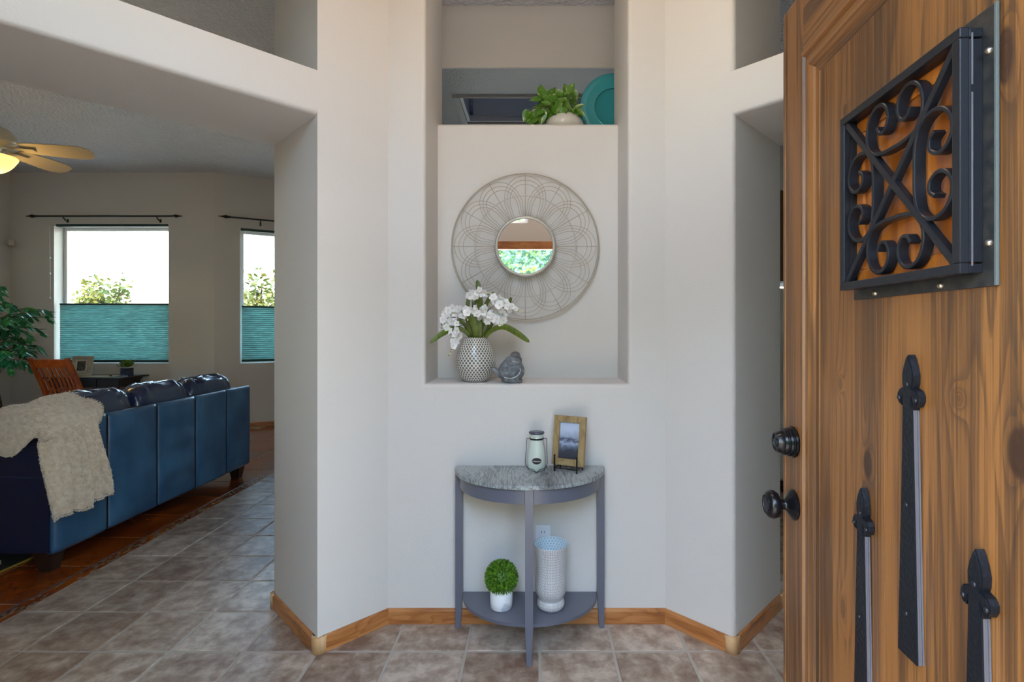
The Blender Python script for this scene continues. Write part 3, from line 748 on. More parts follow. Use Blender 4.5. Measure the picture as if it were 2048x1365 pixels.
def sweep(path, wd, y0, y1):
    """flat bar: thin in the plane of the grille, deep toward us"""
    bm = bmesh.new(); P = [Vector(p) for p in path]; rings = []
    for i, p in enumerate(P):
        d = (P[min(i+1, len(P)-1)]-P[max(i-1, 0)]).normalized(); nrm = Vector((-d.y, d.x))
        a, c = p+nrm*wd/2, p-nrm*wd/2
        rings.append([bm.verts.new((a.x, y1, a.y)), bm.verts.new((a.x, y0+.001, a.y)), bm.verts.new((p.x+nrm.x*wd*.3, y0, p.y+nrm.y*wd*.3)), bm.verts.new((p.x-nrm.x*wd*.3, y0, p.y-nrm.y*wd*.3)), bm.verts.new((c.x, y0+.001, c.y)), bm.verts.new((c.x, y1, c.y))])
    n = 6
    for A, B in zip(rings, rings[1:]):
        for k in range(n): bm.faces.new((A[k], A[(k+1) % n], B[(k+1) % n], B[k]))
    bm.faces.new(rings[0][::-1]); bm.faces.new(rings[-1]); bmesh.ops.recalc_face_normals(bm, faces=bm.faces); return bm
gcx, gcz = (GX0+GX1)/2, (GZ0+GZ1)/2; hx, hz = (GX1-GX0)/2-FW, (GZ1-GZ0)/2-FW
G = lambda a, b: Vector((gcx+a*hx, gcz+b*hz))
for za, zb in ((GZ0+.01, GZ0+.235), (GZ0+.245, GZ1-.008)): obj('groove_highlight', box(GX1-.0006, GX1+.0005, -.0195, -.0175, za, zb), 'strap_edge', gr)  # pale strips paint the highlights of a groove in the frame's side
obj('diagonal_bar', sweep([G(-1, 1), G(1, -1)], .011, -.031, -.020), 'iron', gr)
obj('diagonal_bar', sweep([G(-1, -1), G(1, 1)], .011, -.030, -.019), 'iron', gr)
hp = [(0, -.38), (.15, -.38), (.30, -.40), (.42, -.45), (.50, -.56), (.52, -.70), (.47, -.84), (.36, -.93), (.23, -.94), (.12, -.86), (.09, -.74), (.15, -.63), (.25, -.62), (.31, -.70)]
full = [(-a, b) for a, b in hp[::-1]]+hp[1:]
for k in range(4):
    ca, sa = math.cos(k*PI/2), math.sin(k*PI/2)
    path = [G(a*ca-b_*sa, a*sa+b_*ca) for a, b_ in full]
    path = [Vector((p.x, p.y)) for p in spline([Vector((p.x, p.y, 0)) for p in path], 6)]
    obj('scroll', sweep(path, .0062, -.029-.0004*k, -.0135), 'iron', gr, smooth=False)
for (x, z) in ((.646, 1.775), (.646, 1.53), (.56, 1.483), (.40, 1.483)):
    obj('screw', lathe([(0, .009), (.003, .0085), (.0045, .006), (.0047, .004)], 14, lambda q, x=x, z=z: (x+q[0], -q[2], z+q[1])), 'screw', gr, True)

# ------------------------------------------------------------------ CONSOLE TABLE
ct = thing('console_table', 'grey half-moon console table with wood-grain top against the wall', 'table', (-.029, 2.474, 0))
def halfmoon(rx, ry, z0, z1, n=40, back=0, cut=0):
    pts = [(-rx, back)]+[(-rx*math.cos(PI*k/n), back-cut-ry*math.sin(PI*k/n)) for k in range(n+1)]+[(rx, back)]
    q = []
    for p in pts:
        if not q or (Vector(p)-Vector(q[-1])).length > 1e-5: q.append(p)
    return prism(q[::-1], z0, z1)
def bevel_all(bm, off, ang=.6, seg=2):
    es = [e for e in bm.edges if len(e.link_faces) == 2 and e.calc_face_angle() > ang]
    bmesh.ops.bevel(bm, geom=es, offset=off, segments=seg, affect='EDGES', clamp_overlap=True); return bm
obj('tabletop', bevel_all(halfmoon(.354, .315, .747, .765, cut=.012), .0015), 'grey_oak', ct, 'auto', label='grey wood-grain half-moon top')
def apron(t0, t1):
    rx, ry, th = .334, .298, .016; n = 18; pts = []
    for k in range(n+1):
        a = t0+(t1-t0)*k/n; pts.append((-rx*math.cos(a), -.012-ry*math.sin(a)))
    inn = []
    for k in range(n, -1, -1):
        a = t0+(t1-t0)*k/n; inn.append((-(rx-th)*math.cos(a), -.012-(ry-th)*math.sin(a)))
    return bevel_all(prism((pts+inn)[::-1], .682, .7468), .001, .8)
obj('apron', apron(.06, PI/2-.06), 'grey_paint', ct, 'auto'); obj('apron', apron(PI/2+.06, PI-.06), 'grey_paint', ct, 'auto')
obj('back_rail', bb(-.31, .31, -.018, -.003, .69, .7468), 'grey_paint', ct)
def leg(x, y, sx, top=.7468):
    """square leg that tapers below the shelf on its inner side(s)"""
    w_, d_ = .034, .034
    bm = bmesh.new(); rows = [(top, 0), (.155, 0), (0, .011)]
    R = []
    for z, tp in rows:
        xa, xb = x-w_/2, x+w_/2; ya, yb = y-d_/2, y+d_/2
        if sx < 0: xb -= tp
        elif sx > 0: xa += tp
        else: xa += tp*.6; xb -= tp*.6
        yb -= tp*.5 if sx == 0 else 0; ya += tp*.6
        R.append([bm.verts.new(c) for c in ((xa, ya, z), (xb, ya, z), (xb, yb, z), (xa, yb, z))])
    for A, B in zip(R, R[1:]):
        for k in range(4): bm.faces.new((A[k], A[(k+1) % 4], B[(k+1) % 4], B[k]))
    bm.faces.new(R[0][::-1]); bm.faces.new(R[-1]); bmesh.ops.recalc_face_normals(bm, faces=bm.faces)
    return bevel_all(bm, .0015, .6)
obj('leg', leg(-.3365, -.0195, -1), 'grey_paint', ct); obj('leg', leg(.3365, -.0195, 1), 'grey_paint', ct)
obj('leg', leg(0.0, -.2990, 0), 'grey_paint', ct)
obj('lower_shelf', bevel_all(halfmoon(.318, .265, .147, .161, cut=.012, back=-.003), .0015), 'grey_paint', ct, 'auto')

# candle jar
cj = thing('candle_jar', 'pale sage glass candle jar with wire handle beside the wooden picture frame', 'candle', (.003, 2.395, .765))
prof = [(0, 0), (.030, 0), (.036, .004), (.0415, .018), (.0435, .036), (.0435, .056), (.041, .082), (.036, .110), (.0315, .132), (.0300, .144), (.0310, .1475), (.0310, .150), (.0295, .152), (.0295, .160), (.0320, .162), (.0320, .168), (.029, .1695), (0, .1695)]
obj('glass', lathe(prof, 48), 'jar_glass', cj, True)
obj('lid', lathe([(0, .1697), (.0335, .1697), (.036, .1725), (.0363, .1765), (.034, .1795), (.02, .1808), (0, .181)], 40), 'jar_lid', cj, True)
obj('neck_band', lathe([(.0300, .1435), (.0328, .1435), (.0332, .147), (.0328, .151), (.0300, .151)], 40), 'black_wire', cj, True)
hpts = [(-.033, -.006, .1475), (-.0445, -.01, .150), (-.0455, -.012, .142), (-.048, -.025, .10), (-.0515, -.036, .062), (-.0505, -.044, .036), (-.038, -.049, .022), (-.024, -.0495, .0175), (-.012, -.050, .013), (-.004, -.051, .003), (0, -.051, .0015),
        (.004, -.051, .003), (.012, -.050, .013), (.024, -.0495, .0175), (.038, -.049, .024), (.0475, -.044, .040), (.0480, -.036, .062), (.047, -.025, .10), (.0465, -.012, .142), (.0455, -.01, .149), (.033, -.006, .1475)]
obj('handle', tube(spline(hpts, 5), .0013, 8), 'black_wire', cj, True, label='black bent wire handle')
def oval_patch(rx, rz, zc, off, n=40, m=6):
    """an oval lying on the jar's round side"""
    bm = bmesh.new(); rr = .0437+off; c = bm.verts.new((0, -rr, zc)); prev = None
    for j in range(1, m+1):
        ring = []
        for k in range(n):
            a = 2*PI*k/n; x = rx*j/m*math.cos(a); z = zc+rz*j/m*math.sin(a)
            th = x/rr; jr = rr-max(0, z-.056)*.10
            ring.append(bm.verts.new((jr*math.sin(th), -jr*math.cos(th), z)))
        for k in range(n):
            if prev: bm.faces.new((prev[k], prev[(k+1) % n], ring[(k+1) % n], ring[k]))
            else: bm.faces.new((c, ring[(k+1) % n], ring[k]) if False else (c, ring[k], ring[(k+1) % n]))
        prev = ring
    return bm
lb = obj('label', oval_patch(.0265, .0185, .052, .0004), 'label_white', cj)
lb['label'] = 'oval black and white paper label'
obj('label_edge', oval_patch(.0250, .0170, .052, .0007), 'label_black', lb)
obj('label_ring', oval_patch(.0236, .0156, .052, .0010), 'label_white', lb)
obj('label_centre', oval_patch(.0225, .0145, .052, .0013), 'label_black', lb)
def text_mesh(body, size):
    cu = bpy.data.curves.new('txt', 'FONT'); cu.body = body; cu.size = size; cu.align_x = 'CENTER'; cu.align_y = 'CENTER'; cu.extrude = .0001
    to = bpy.data.objects.new('txt', cu); C.objects.link(to); bpy.context.view_layer.update()
    dg = bpy.context.evaluated_depsgraph_get(); me = bpy.data.meshes.new_from_object(to.evaluated_get(dg)); bpy.data.objects.remove(to); return me
tmn = text_mesh('Milkhouse', .0092)
for v in tmn.vertices:
    x, y, z = v.co; rr = .0437+.0017+z; th = x/rr; v.co = (rr*math.sin(th), -rr*math.cos(th), .051+y)
tmn.materials.append(M['label_white']); to = bpy.data.objects.new('lettering', tmn); C.objects.link(to); to.parent = lb

# picture frame on an easel
pf = thing('picture_frame', 'natural wood picture frame with misty forest print on console table', 'picture frame', (.1455, 2.375, .765), math.radians(-25))
FWd, FHt = .158, .226
tilt = Matrix.Translation((0, .012, .024)) @ Matrix.Rotation(math.radians(-9), 4, 'X')
def framed(x0, x1, z0, z1, w, y0, y1, name, m, parent):
    for pts in ([(x0, z0), (x1, z0), (x1-w, z0+w), (x0+w, z0+w)], [(x0, z1), (x0+w, z1-w), (x1-w, z1-w), (x1, z1)],
                [(x0, z0), (x0+w, z0+w), (x0+w, z1-w), (x0, z1)], [(x1, z0), (x1, z1), (x1-w, z1-w), (x1-w, z0+w)]):
        bm = bmesh.new(); add_prism(bm, pts, y0, y1, lambda a, b, z: tilt @ Vector((a, z, b))); bmesh.ops.recalc_face_normals(bm, faces=bm.faces)
        bevel_all(bm, .0012, .9, 1); obj(name, bm, m, parent)
framed(-FWd/2, FWd/2, 0, FHt, .030, -.018, .0, 'frame_side', 'frame_wood', pf)
po = obj('print', box(-FWd/2+.028, FWd/2-.028, -.0075, -.004, .028, FHt-.028), 'misty_print', pf, label='print of mist over a dark forest')
po.matrix_local = tilt
bk = obj('backing', box(-FWd/2+.004, FWd/2-.004, -.0035, .0, .004, FHt-.004), 'desk_black', pf); bk.matrix_local = tilt
es_ = thing('easel_stand', 'small black metal easel holding the wooden picture frame', 'stand', (.1455, 2.375, .765), math.radians(-25))
for x in (-.055, .055):
    bm = bmesh.new(); add_box(bm, x-.003, x+.003, -.028, -.022, 0, .078, .0008); obj('front_leg', bm, 'black_wire', es_)
    bm = bmesh.new(); add_box(bm, x-.003+.002, x+.003+.002, .040, .046, 0, .060, .0008); obj('rear_leg', bm, 'black_wire', es_)
    bm = bmesh.new(); add_box(bm, x-.002, x+.002, -.022, .040, .015, .019, 0); obj('side_bar', bm, 'black_wire', es_)
obj('cross_bar', bb(-.052, .052, -.0265, -.0235, .014, .018, .0005), 'black_wire', es_)

# topiary on the lower shelf
tp = thing('topiary', 'round green boxwood topiary in a small white marbled pot on lower shelf', 'plant', (-.157, 2.335, .161))
obj('pot', lathe([(0, 0), (.046, 0), (.0495, .004), (.0510, .03), (.0510, .092), (.049, .0935), (.047, .092), (.047, .07), (0, .07)], 40), 'marble', tp, True)
rnd = random.Random(5)
bm = bmesh.new()
bmesh.ops.create_icosphere(bm, subdivisions=3, radius=.066, matrix=Matrix.Translation((0, 0, .134)))
obj('leaf_core', bm, 'topiary', tp)
def blade_leaf(V, F, p, d, side, L_, w_, curl=.2):
    n = d.cross(side).normalized(); b = len(V)
    V += [p, p+d*L_*.35+side*w_/2, p+d*L_*.35-side*w_/2, p+d*L_*.75+side*w_*.4+n*L_*curl*.5, p+d*L_*.75-side*w_*.4+n*L_*curl*.5, p+d*L_+n*L_*curl]
    F += [(b, b+1, b+2), (b+1, b+3, b+4, b+2), (b+3, b+5, b+4)]
V, F = [], []
for k in range(4200):
    z = 1-2*(k+.5)/4200; a = k*2.39996; r = math.sqrt(1-z*z)
    n = Vector((r*math.cos(a), r*math.sin(a), z)); c = Vector((0, 0, .134))
    d = (n+Vector((rnd.uniform(-.7, .7), rnd.uniform(-.7, .7), rnd.uniform(-.5, .9)))*.6).normalized()
    sd = d.cross(Vector((rnd.uniform(-1, 1), rnd.uniform(-1, 1), rnd.uniform(-1, 1)))).normalized()
    blade_leaf(V, F, c+n*.060, d, sd, rnd.uniform(.012, .022), .0045, rnd.uniform(-.3, .3))
obj('foliage', (V, F), 'topiary', tp, kind='stuff')

# dotted cylinder vase
cv = thing('cylinder_vase', 'tall flared glass vase with white and grey honeycomb dots on lower shelf', 'vase', (.067, 2.335, .161))
op = [(.0, 0), (.050, 0), (.056, .004), (.0615, .014), (.0625, .024), (.060, .034), (.0560, .042), (.0555, .048), (.0600, .056), (.067, .070), (.0705, .090), (.071, .11), (.068, .14), (.0665, .165), (.0665, .195), (.0680, .22), (.0715, .25), (.076, .275), (.0785, .288)]
sm = [(p.x, p.y) for p in spline([Vector((a, b, 0)) for a, b in op[2:]], 3)]
inner = [(max(r-.004, .002), z+.001) for r, z in sm[::-1]]
obj('body', lathe(op[:2]+sm, 64), 'dot_cylinder', cv, True)
mat('vase_inside', s(150, 176, 186), .3, coat=.5); uvdots('dot_inside', s(226, 236, 242), s(176, 196, 208), .0150, .0118, .0058)
obj('inner_wall', lathe([(.0785, .288), (.0775, .2895)]+inner[:-6]+[(0, .03)], 64), 'dot_inside', cv, True)

# wall outlet
ol = thing('wall_outlet', 'white electrical outlet on the wall behind the dotted vase', 'outlet', (.034, 2.49, .417))
obj('cover_plate', box(-.036, .036, -.006, 0, -.058, .058, .002), 'outlet_plate', ol)
for z in (.0215, -.0215):
    so_ = obj('socket', box(-.017, .017, -.0085, -.0055, z-.014, z+.014, .002), 'outlet_plate', ol)
    for x in (-.0065, .0065): obj('slot', box(x-.0012, x+.0012, -.0092, -.0083, z-.002, z+.007), 'slot', so_)

# ------------------------------------------------------------------ NICHE: mirror, vase, orchids, bird
mr = thing('sunburst_mirror', 'round wire petal mirror with silver rim hanging in the niche', 'mirror', (-.058, 2.775, 1.866))
def ring(r, rr, y, n=96, k=8): return tube([(r*math.cos(2*PI*i/n), y, r*math.sin(2*PI*i/n)) for i in range(n)], rr, k, closed=True)
obj('glass', lathe([(0, .0), (.149, .0), (.149, -.006), (0, -.006)], 64, lambda p: (p[0], p[2]-.002, p[1])), 'mirror_glass', mr)
obj('rim', lathe([(.147, -.006), (.1475, .010), (.152, .013), (.160, .012), (.165, .006), (.166, -.008), (.147, -.008)], 72, lambda p: (p[0], -p[2], p[1])), 'mirror_rim', mr, True, label='pale silver inner rim')
obj('outer_ring', ring(.400, .0036, .022, 128), 'wire_outer', mr, True); obj('outer_ring', ring(.392, .0026, -.004, 128), 'wire_silver', mr, True)
obj('middle_ring', ring(.271, .0022, -.010, 96, 6), 'wire_outer', mr, True)
def pol(a, r, y): return Vector((r*math.sin(a), y, r*math.cos(a)))
smeshes = {}
def shared(name, key, build, m, parent, rotk):
    if key not in smeshes:
        o = obj(name, build(), m, parent, True); smeshes[key] = o.data
    else:
        o = bpy.data.objects.new(name, smeshes[key]); C.objects.link(o); o.parent = parent
    o.rotation_euler = (0, rotk, 0); return o
for k in range(12):
    a = k*PI/6
    shared('spoke', 'spoke', lambda: tube([(0, -.004, .160), (0, -.007, .271), (0, -.004, .395)], .0018, 6), 'wire_silver', mr, a)
    for q, (ba, hw, top) in enumerate(((28.3, .111, .379), (24.8, .096, .356), (21.0, .0805, .332))):
        def bl(ba=ba, hw=hw, top=top, q=q):
            b = math.radians(ba); f = (top-.255)
            pts = [(math.sin(b)*.160, math.cos(b)*.160), (hw*.86, .190), (hw*.985, .225), (hw, .255), (hw*.955, .255+f*.34), (hw*.75, .255+f*.70), (hw*.40, .255+f*.935), (0, top)]
            P = [Vector((x, -.006-.002*q+.012*(z > .3)*0, z)) for x, z in pts]; P = P+[Vector((-p.x, p.y, p.z)) for p in P[-2::-1]]
            return tube(spline(P, 5), .0016, 6)
        shared('petal_wire', 'petal%d' % q, bl, 'wire_silver', mr, a)
# hanger so that it meets the wall
obj('back_plate', lathe([(0, 0), (.12, 0), (.12, .027), (0, .027)], 32, lambda p: (p[0], p[2]+.004, p[1])), 'wire_outer', mr)

nv = thing('dotted_vase', 'egg-shaped vase covered in grey dots holding white orchids in the niche', 'vase', (-.305, 2.60, 1.156))
op = [(.052, 0), (.060, .006), (.078, .030), (.094, .060), (.1005, .090), (.099, .118), (.091, .150), (.078, .185), (.067, .210), (.0615, .222)]
sm = [(p.x, p.y) for p in spline([Vector((a, b, 0)) for a, b in op], 3)]
obj('body', lathe([(0, 0)]+sm, 64), 'dot_vase', nv, True)
obj('inner_wall', lathe([(.0615, .222), (.058, .2225)]+[(r-.004, z) for r, z in sm[-3:8:-2]]+[(0, .06)], 48), 'white_ceramic', nv, True)

# orchids
oc = thing('orchid_arrangement', 'spray of white artificial orchids with long green leaves in the dotted vase', 'flowers', (-.305, 2.60, 1.30))
O0 = Vector((-.305, 2.60, 1.30))
def cp(x, y, Y=2.58): return at(840+x/5.46, 540+y/5.46, Y)-O0
def ribbon(pts, w_, n=None, fold=.25):
    P = spline(pts, 6); bm = bmesh.new(); rows = []
    for i, p in enumerate(P):
        t = i/(len(P)-1); d = (P[min(i+1, len(P)-1)]-P[max(i-1, 0)]).normalized()
        sd = d.cross(Vector((0, 1, .15))).normalized(); nn = sd.cross(d)
        ww = w_/2*(.35+.65*math.sin(min(1, t*1.6)*PI/2))*math.sqrt(max(0.02, 1-max(0, (t-.72)/.28)**2.2))
        rows.append([bm.verts.new(p-sd*ww+nn*ww*fold), bm.verts.new(p), bm.verts.new(p+sd*ww+nn*ww*fold)])
    for A, B in zip(rows, rows[1:]):
        for k in range(2): bm.faces.new((A[k], A[k+1], B[k+1], B[k]))
    return bm
LV = [([(640, 800, 2.60), (655, 560, 2.59), (650, 300, 2.60), (625, 110, 2.61)], .030), ([(570, 800, 2.61), (515, 560, 2.62), (520, 380, 2.62), (550, 215, 2.63)], .020),
      ([(665, 800, 2.6), (650, 600, 2.6), (715, 390, 2.59), (808, 238, 2.6)], .021), ([(690, 800, 2.62), (760, 600, 2.64), (900, 430, 2.64), (960, 375, 2.64), (998, 300, 2.64)], .022),
      ([(570, 790, 2.58), (510, 690, 2.56), (400, 640, 2.54), (240, 700, 2.50), (105, 802, 2.48)], .026), ([(680, 790, 2.58), (770, 675, 2.55), (900, 622, 2.53), (1040, 680, 2.51), (1195, 790, 2.49)], .030),
      ([(620, 800, 2.57), (600, 640, 2.54), (560, 500, 2.53), (452, 450, 2.52)], .038), ([(560, 800, 2.6), (500, 620, 2.58), (430, 560, 2.57), (395, 600, 2.56)], .022),
      ([(590, 800, 2.58), (560, 640, 2.56), (520, 540, 2.56)], .036), ([(650, 800, 2.57), (640, 620, 2.55), (625, 540, 2.55)], .034), ([(700, 800, 2.6), (740, 650, 2.58), (800, 560, 2.58)], .026),
      ([(600, 800, 2.6), (580, 500, 2.62), (590, 380, 2.63), (640, 300, 2.64)], .018), ([(640, 800, 2.60), (690, 640, 2.57), (720, 560, 2.57)], .030), ([(540, 790, 2.6), (560, 650, 2.57), (545, 560, 2.56)], .03)]
for pts, w_ in LV: obj('leaf', ribbon([cp(*p) for p in pts], w_), 'leaf_orchid', oc, True)
ST = [[(610, 800), (600, 560), (570, 330), (640, 285), (700, 280), (770, 262)], [(640, 800), (700, 560), (760, 430), (850, 400), (960, 430), (1105, 458)], [(600, 800), (540, 600), (460, 540), (330, 520), (240, 580), (230, 650)],
      [(580, 800), (520, 620), (420, 620), (370, 700), (350, 850), (305, 955)], [(650, 800), (690, 620), (780, 520), (850, 560), (935, 605)], [(630, 800), (620, 600), (600, 500), (500, 460)]]
for i, st in enumerate(ST): obj('stem', tube(spline([cp(x, y, 2.60-.05*sstep(800, 500, y)-.012*(i % 3)) for x, y in st], 5), .0018, 6), 'stem_green' if i % 2 else 'stem_dark', oc, True)
def flower_mesh(name, npet, L_, w_, cup):
    bm = bmesh.new()
    for k in range(npet):
        a = 2*PI*k/npet; d = Vector((math.cos(a), 0, math.sin(a))); sd = Vector((-math.sin(a), 0, math.cos(a))); up = Vector((0, -1, 0))
        rows = []
        for t, ww, h in ((.06, .25, 0), (.3, .75, .10), (.6, 1.0, .30), (.85, .75, .38), (1.0, .25, .36)):
            c = d*L_*t+up*L_*cup*h
            rows.append([bm.verts.new(c-sd*w_/2*ww+up*.0012), bm.verts.new(c), bm.verts.new(c+sd*w_/2*ww+up*.0012)])
        for A, B in zip(rows, rows[1:]):
            for q in range(2): bm.faces.new((A[q], B[q], B[q+1], A[q+1]))
    me = bpy.data.meshes.new(name); bm.to_mesh(me); bm.free(); me.materials.append(M['petal'])
    for p in me.polygons: p.use_smooth = True
    return me
fm = [flower_mesh('flower', 6, .021, .017, .5), flower_mesh('flower', 5, .019, .019, .9), flower_mesh('flower', 5, .015, .013, 1.4)]
fc = bmesh.new(); bmesh.ops.create_icosphere(fc, subdivisions=1, radius=.0032, matrix=Matrix.Translation((0, -.004, 0))); fcm = bpy.data.meshes.new('flower_centre'); fc.to_mesh(fcm); fc.free(); fcm.materials.append(M['petal_bud'])
FL = [(560, 250), (595, 280), (640, 225), (675, 250), (725, 262), (545, 275), (800, 305), (845, 335), (895, 330), (925, 365), (870, 385), (815, 350), (955, 405), (1000, 405), (1040, 425), (420, 430), (335, 470), (280, 485), (255, 545), (345, 560), (400, 585), (245, 605),
      (500, 430), (545, 440), (600, 450), (640, 490), (690, 465), (700, 535), (755, 500), (785, 545), (825, 570), (850, 500), (865, 590), (905, 550), (265, 655), (340, 640), (385, 700), (420, 725), (350, 780), (395, 775), (360, 830), (615, 410), (380, 470), (450, 480), (300, 610), (290, 460), (310, 520), (380, 520), (450, 440), (520, 470), (570, 430), (620, 480), (665, 440), (720, 490), (740, 520), (800, 520), (770, 470), (840, 540), (880, 380), (940, 400), (980, 430), (830, 330), (280, 620), (310, 660), (400, 690), (370, 760), (700, 250), (575, 265), (480, 470), (350, 690), (720, 430), (880, 440), (905, 480), (930, 440), (660, 540), (735, 560), (410, 660), (590, 500), (310, 440), (365, 420), (470, 500), (860, 310), (620, 250)]
rnd = random.Random(11)
for i, (x, y) in enumerate(FL):
    m_ = fm[i % 3 if y > 300 else 2-(i % 2)]
    o = bpy.data.objects.new('flower', m_); C.objects.link(o); o.parent = oc
    o.location = cp(x, y, rnd.uniform(2.515, 2.56)); o.rotation_euler = (rnd.uniform(-.6, .7), rnd.uniform(0, 6), rnd.uniform(-.8, .8)); k = rnd.uniform(.95, 1.28); o.scale = (k, k, k)
    c = bpy.data.objects.new('flower_centre', fcm); C.objects.link(c); c.parent = o
BUD = [(770, 262), (745, 250), (1060, 450), (1085, 458), (1105, 458), (345, 885), (325, 915), (305, 950), (770, 385), (820, 375), (870, 470), (880, 575), (505, 520), (520, 545), (700, 240), (340, 850), (230, 660), (860, 600), (900, 600)]
bm = bmesh.new(); bmesh.ops.create_icosphere(bm, subdivisions=2, radius=.0045); [setattr(v, 'co', Vector((v.co.x, v.co.y, v.co.z*1.6))) for v in bm.verts]; budm = bpy.data.meshes.new('bud'); bm.to_mesh(budm); bm.free(); budm.materials.append(M['petal_bud'])
for x, y in BUD:
    o = bpy.data.objects.new('bud', budm); C.objects.link(o); o.parent = oc; o.location = cp(x, y, 2.53); o.rotation_euler = (rnd.uniform(-1, 1), rnd.uniform(-2, 2), 0); k = rnd.uniform(.6, 1.1); o.scale = (k, k, k)

# stone bird: star-shaped body from a smooth union of ellipsoids
def star_union(ells, center, nu=72, nv=48, k=45, bumpf=None):
    c = Vector(center); V, F = [], []
    def rdist(d):
        acc = 0; mx = 0; rs = []
        for (e, r, R) in ells:
            oc_ = c-Vector(e)
            Ri = R.transposed() if R else Matrix.Identity(3)
            o_ = Ri @ oc_; dd = Ri @ d
            o_ = Vector((o_.x/r[0], o_.y/r[1], o_.z/r[2])); dd = Vector((dd.x/r[0], dd.y/r[1], dd.z/r[2]))
            A = dd.dot(dd); B = o_.dot(dd); Cc = o_.dot(o_)-1; D = B*B-A*Cc
            if D > 0:
                t = (-B+math.sqrt(D))/A
                if t > 0: rs.append(t)
        m_ = max(rs); return m_+math.log(sum(math.exp(-k*2*(m_-r_)) for r_ in rs))/(k*2)*.8
    for j in range(nv+1):
        ph = PI*j/nv
        for i in range(nu):
            a = 2*PI*i/nu; d = Vector((math.sin(ph)*math.cos(a), math.sin(ph)*math.sin(a), math.cos(ph)))
            r = rdist(d); p = c+d*r
            if bumpf: p += d*bumpf(p)
            V.append(p)
    for j in range(nv):
        for i in range(nu):
            a, b, c2, d2 = j*nu+i, j*nu+(i+1) % nu, (j+1)*nu+(i+1) % nu, (j+1)*nu+i; F.append((a, d2, c2, b))
    bm = bmesh.new(); vs = [bm.verts.new(p) for p in V]
    for f in F: bm.faces.new([vs[q] for q in f])
    bmesh.ops.remove_doubles(bm, verts=bm.verts, dist=1e-5); bmesh.ops.recalc_face_normals(bm, faces=bm.faces)
    return bm
# bird placement: outline read at depth 2.55; local origin under the body
bd = thing('stone_bird', 'weathered grey stone bird figurine sitting beside the dotted vase', 'figurine', (-.119, 2.535, 1.156), 0)
RY = lambda a: Matrix.Rotation(math.radians(a), 3, 'Y')
body = [((-.001, 0, .058), (.063, .048, .056), None), ((.004, 0, .096), (.043, .036, .038), RY(-38)), ((0.016, 0, .126), (.020, .020, .022), None), ((-.004, 0, .018), (.043, .036, .018), None), ((-.034, 0, .054), (.036, .030, .024), RY(-42))]
bm = star_union(body, (0.0, 0, .07))
for v in bm.verts: v.co.z = max(v.co.z, 0)
obj('body', bm, 'stone_bird', bd, True)
wing = [((-.002, -.042, .062), (.044, .016, .026), RY(-22)), ((-.022, -.037, .052), (.036, .015, .016), RY(-30))]
def groove(p): return -.0024*abs(math.sin((p.x*1.0+p.z*1.5)*230))
obj('wing', star_union(wing, (-.006, -.042, .060), bumpf=groove), 'stone_bird', bd, True, label='folded wing with carved feathers')
wing2 = [((e[0], -e[1], e[2]), r, R) for e, r, R in wing]
obj('wing', star_union(wing2, (-.006, .042, .060), bumpf=groove), 'stone_bird', bd, True)
obj('wing_outline', tube(spline([(-.052, -.037, .044), (-.030, -.049, .031), (.003, -.0535, .028), (.030, -.0495, .040), (.043, -.042, .060), (.041, -.040, .078)], 5), .0016, 6), 'stone_light', bd, True)
obj('collar', tube(spline([(.004, -.037, .108), (.020, -.035, .105), (.034, -.029, .101)], 5), .0016, 6), 'stone_light', bd, True)
cap_ = [((0.017, 0, .1305), (.0262, .0262, .0245), None)]
bm = star_union(cap_, (0.017, 0, .1305), 40, 28); obj('head_cap', bm, 'stone_bird_dark', bd, True)
bm = bmesh.new(); add_tube(bm, [(.036, -.008, .124), (.043, -.011, .119), (.047, -.013, .111), (.046, -.014, .104)], [.008, .0065, .004, .001], 10); obj('beak', bm, 'stone_bird_dark', bd, True)
for sg in (-1, 1):
    bm = bmesh.new(); bmesh.ops.create_icosphere(bm, subdivisions=2, radius=.0032, matrix=Matrix.Translation((.031, sg*.0215, .130))); obj('eye', bm, 'slot', bd, True)
    bm = bmesh.new(); bmesh.ops.create_icosphere(bm, subdivisions=2, radius=.011, matrix=Matrix.Translation((.040, sg*.018, .011)) @ Matrix.Diagonal((1.2, .9, 1, 1))); obj('foot', bm, 'stone_bird_dark', bd, True)
bm = bmesh.new()
for k in range(5):
    y = -.020+.010*k
    add_prism(bm, [(-.106, .073), (-.090, .082-.002*abs(k-2)), (-.030, .046), (-.034, .016)], y-.0044, y+.0044, lambda a, b, z: (a, z, b))
bmesh.ops.recalc_face_normals(bm, faces=bm.faces); bevel_all(bm, .002, .5); obj('tail', bm, 'stone_bird', bd)

# ------------------------------------------------------------------ LEDGE: platter and pothos
pl_ = thing('teal_platter', 'large glossy teal round platter standing on the plant shelf', 'platter', (.475, 3.13, 2.547))
def plat(rs, ys, m, name, label=None):
    bm = bmesh.new(); n = 72; prev = None
    for r, y in zip(rs, ys):
        R = [bm.verts.new((r*.202*math.cos(2*PI*k/n), y, .238+r*.224*math.sin(2*PI*k/n))) for k in range(n)] if r > 0 else [bm.verts.new((0, y, .232))]
        if prev:
            for k in range(n):
                if len(R) == 1: bm.faces.new((prev[k], prev[(k+1) % n], R[0]))
                elif len(prev) == 1: bm.faces.new((prev[0], R[(k+1) % n], R[k]))
                else: bm.faces.new((prev[k], prev[(k+1) % n], R[(k+1) % n], R[k]))
        prev = R
    bmesh.ops.recalc_face_normals(bm, faces=bm.faces)
    bmesh.ops.rotate(bm, verts=bm.verts, cent=(0, 0, .015), matrix=Matrix.Rotation(math.radians(-8), 3, 'X'))
    return obj(name, bm, m, pl_, True, label=label)
plat([1.0, 1.01, .99, .80, .62, .58, .56, 0], [.006, 0, -.008, -.002, .008, .006, .016, .018], 'platter', 'dish')
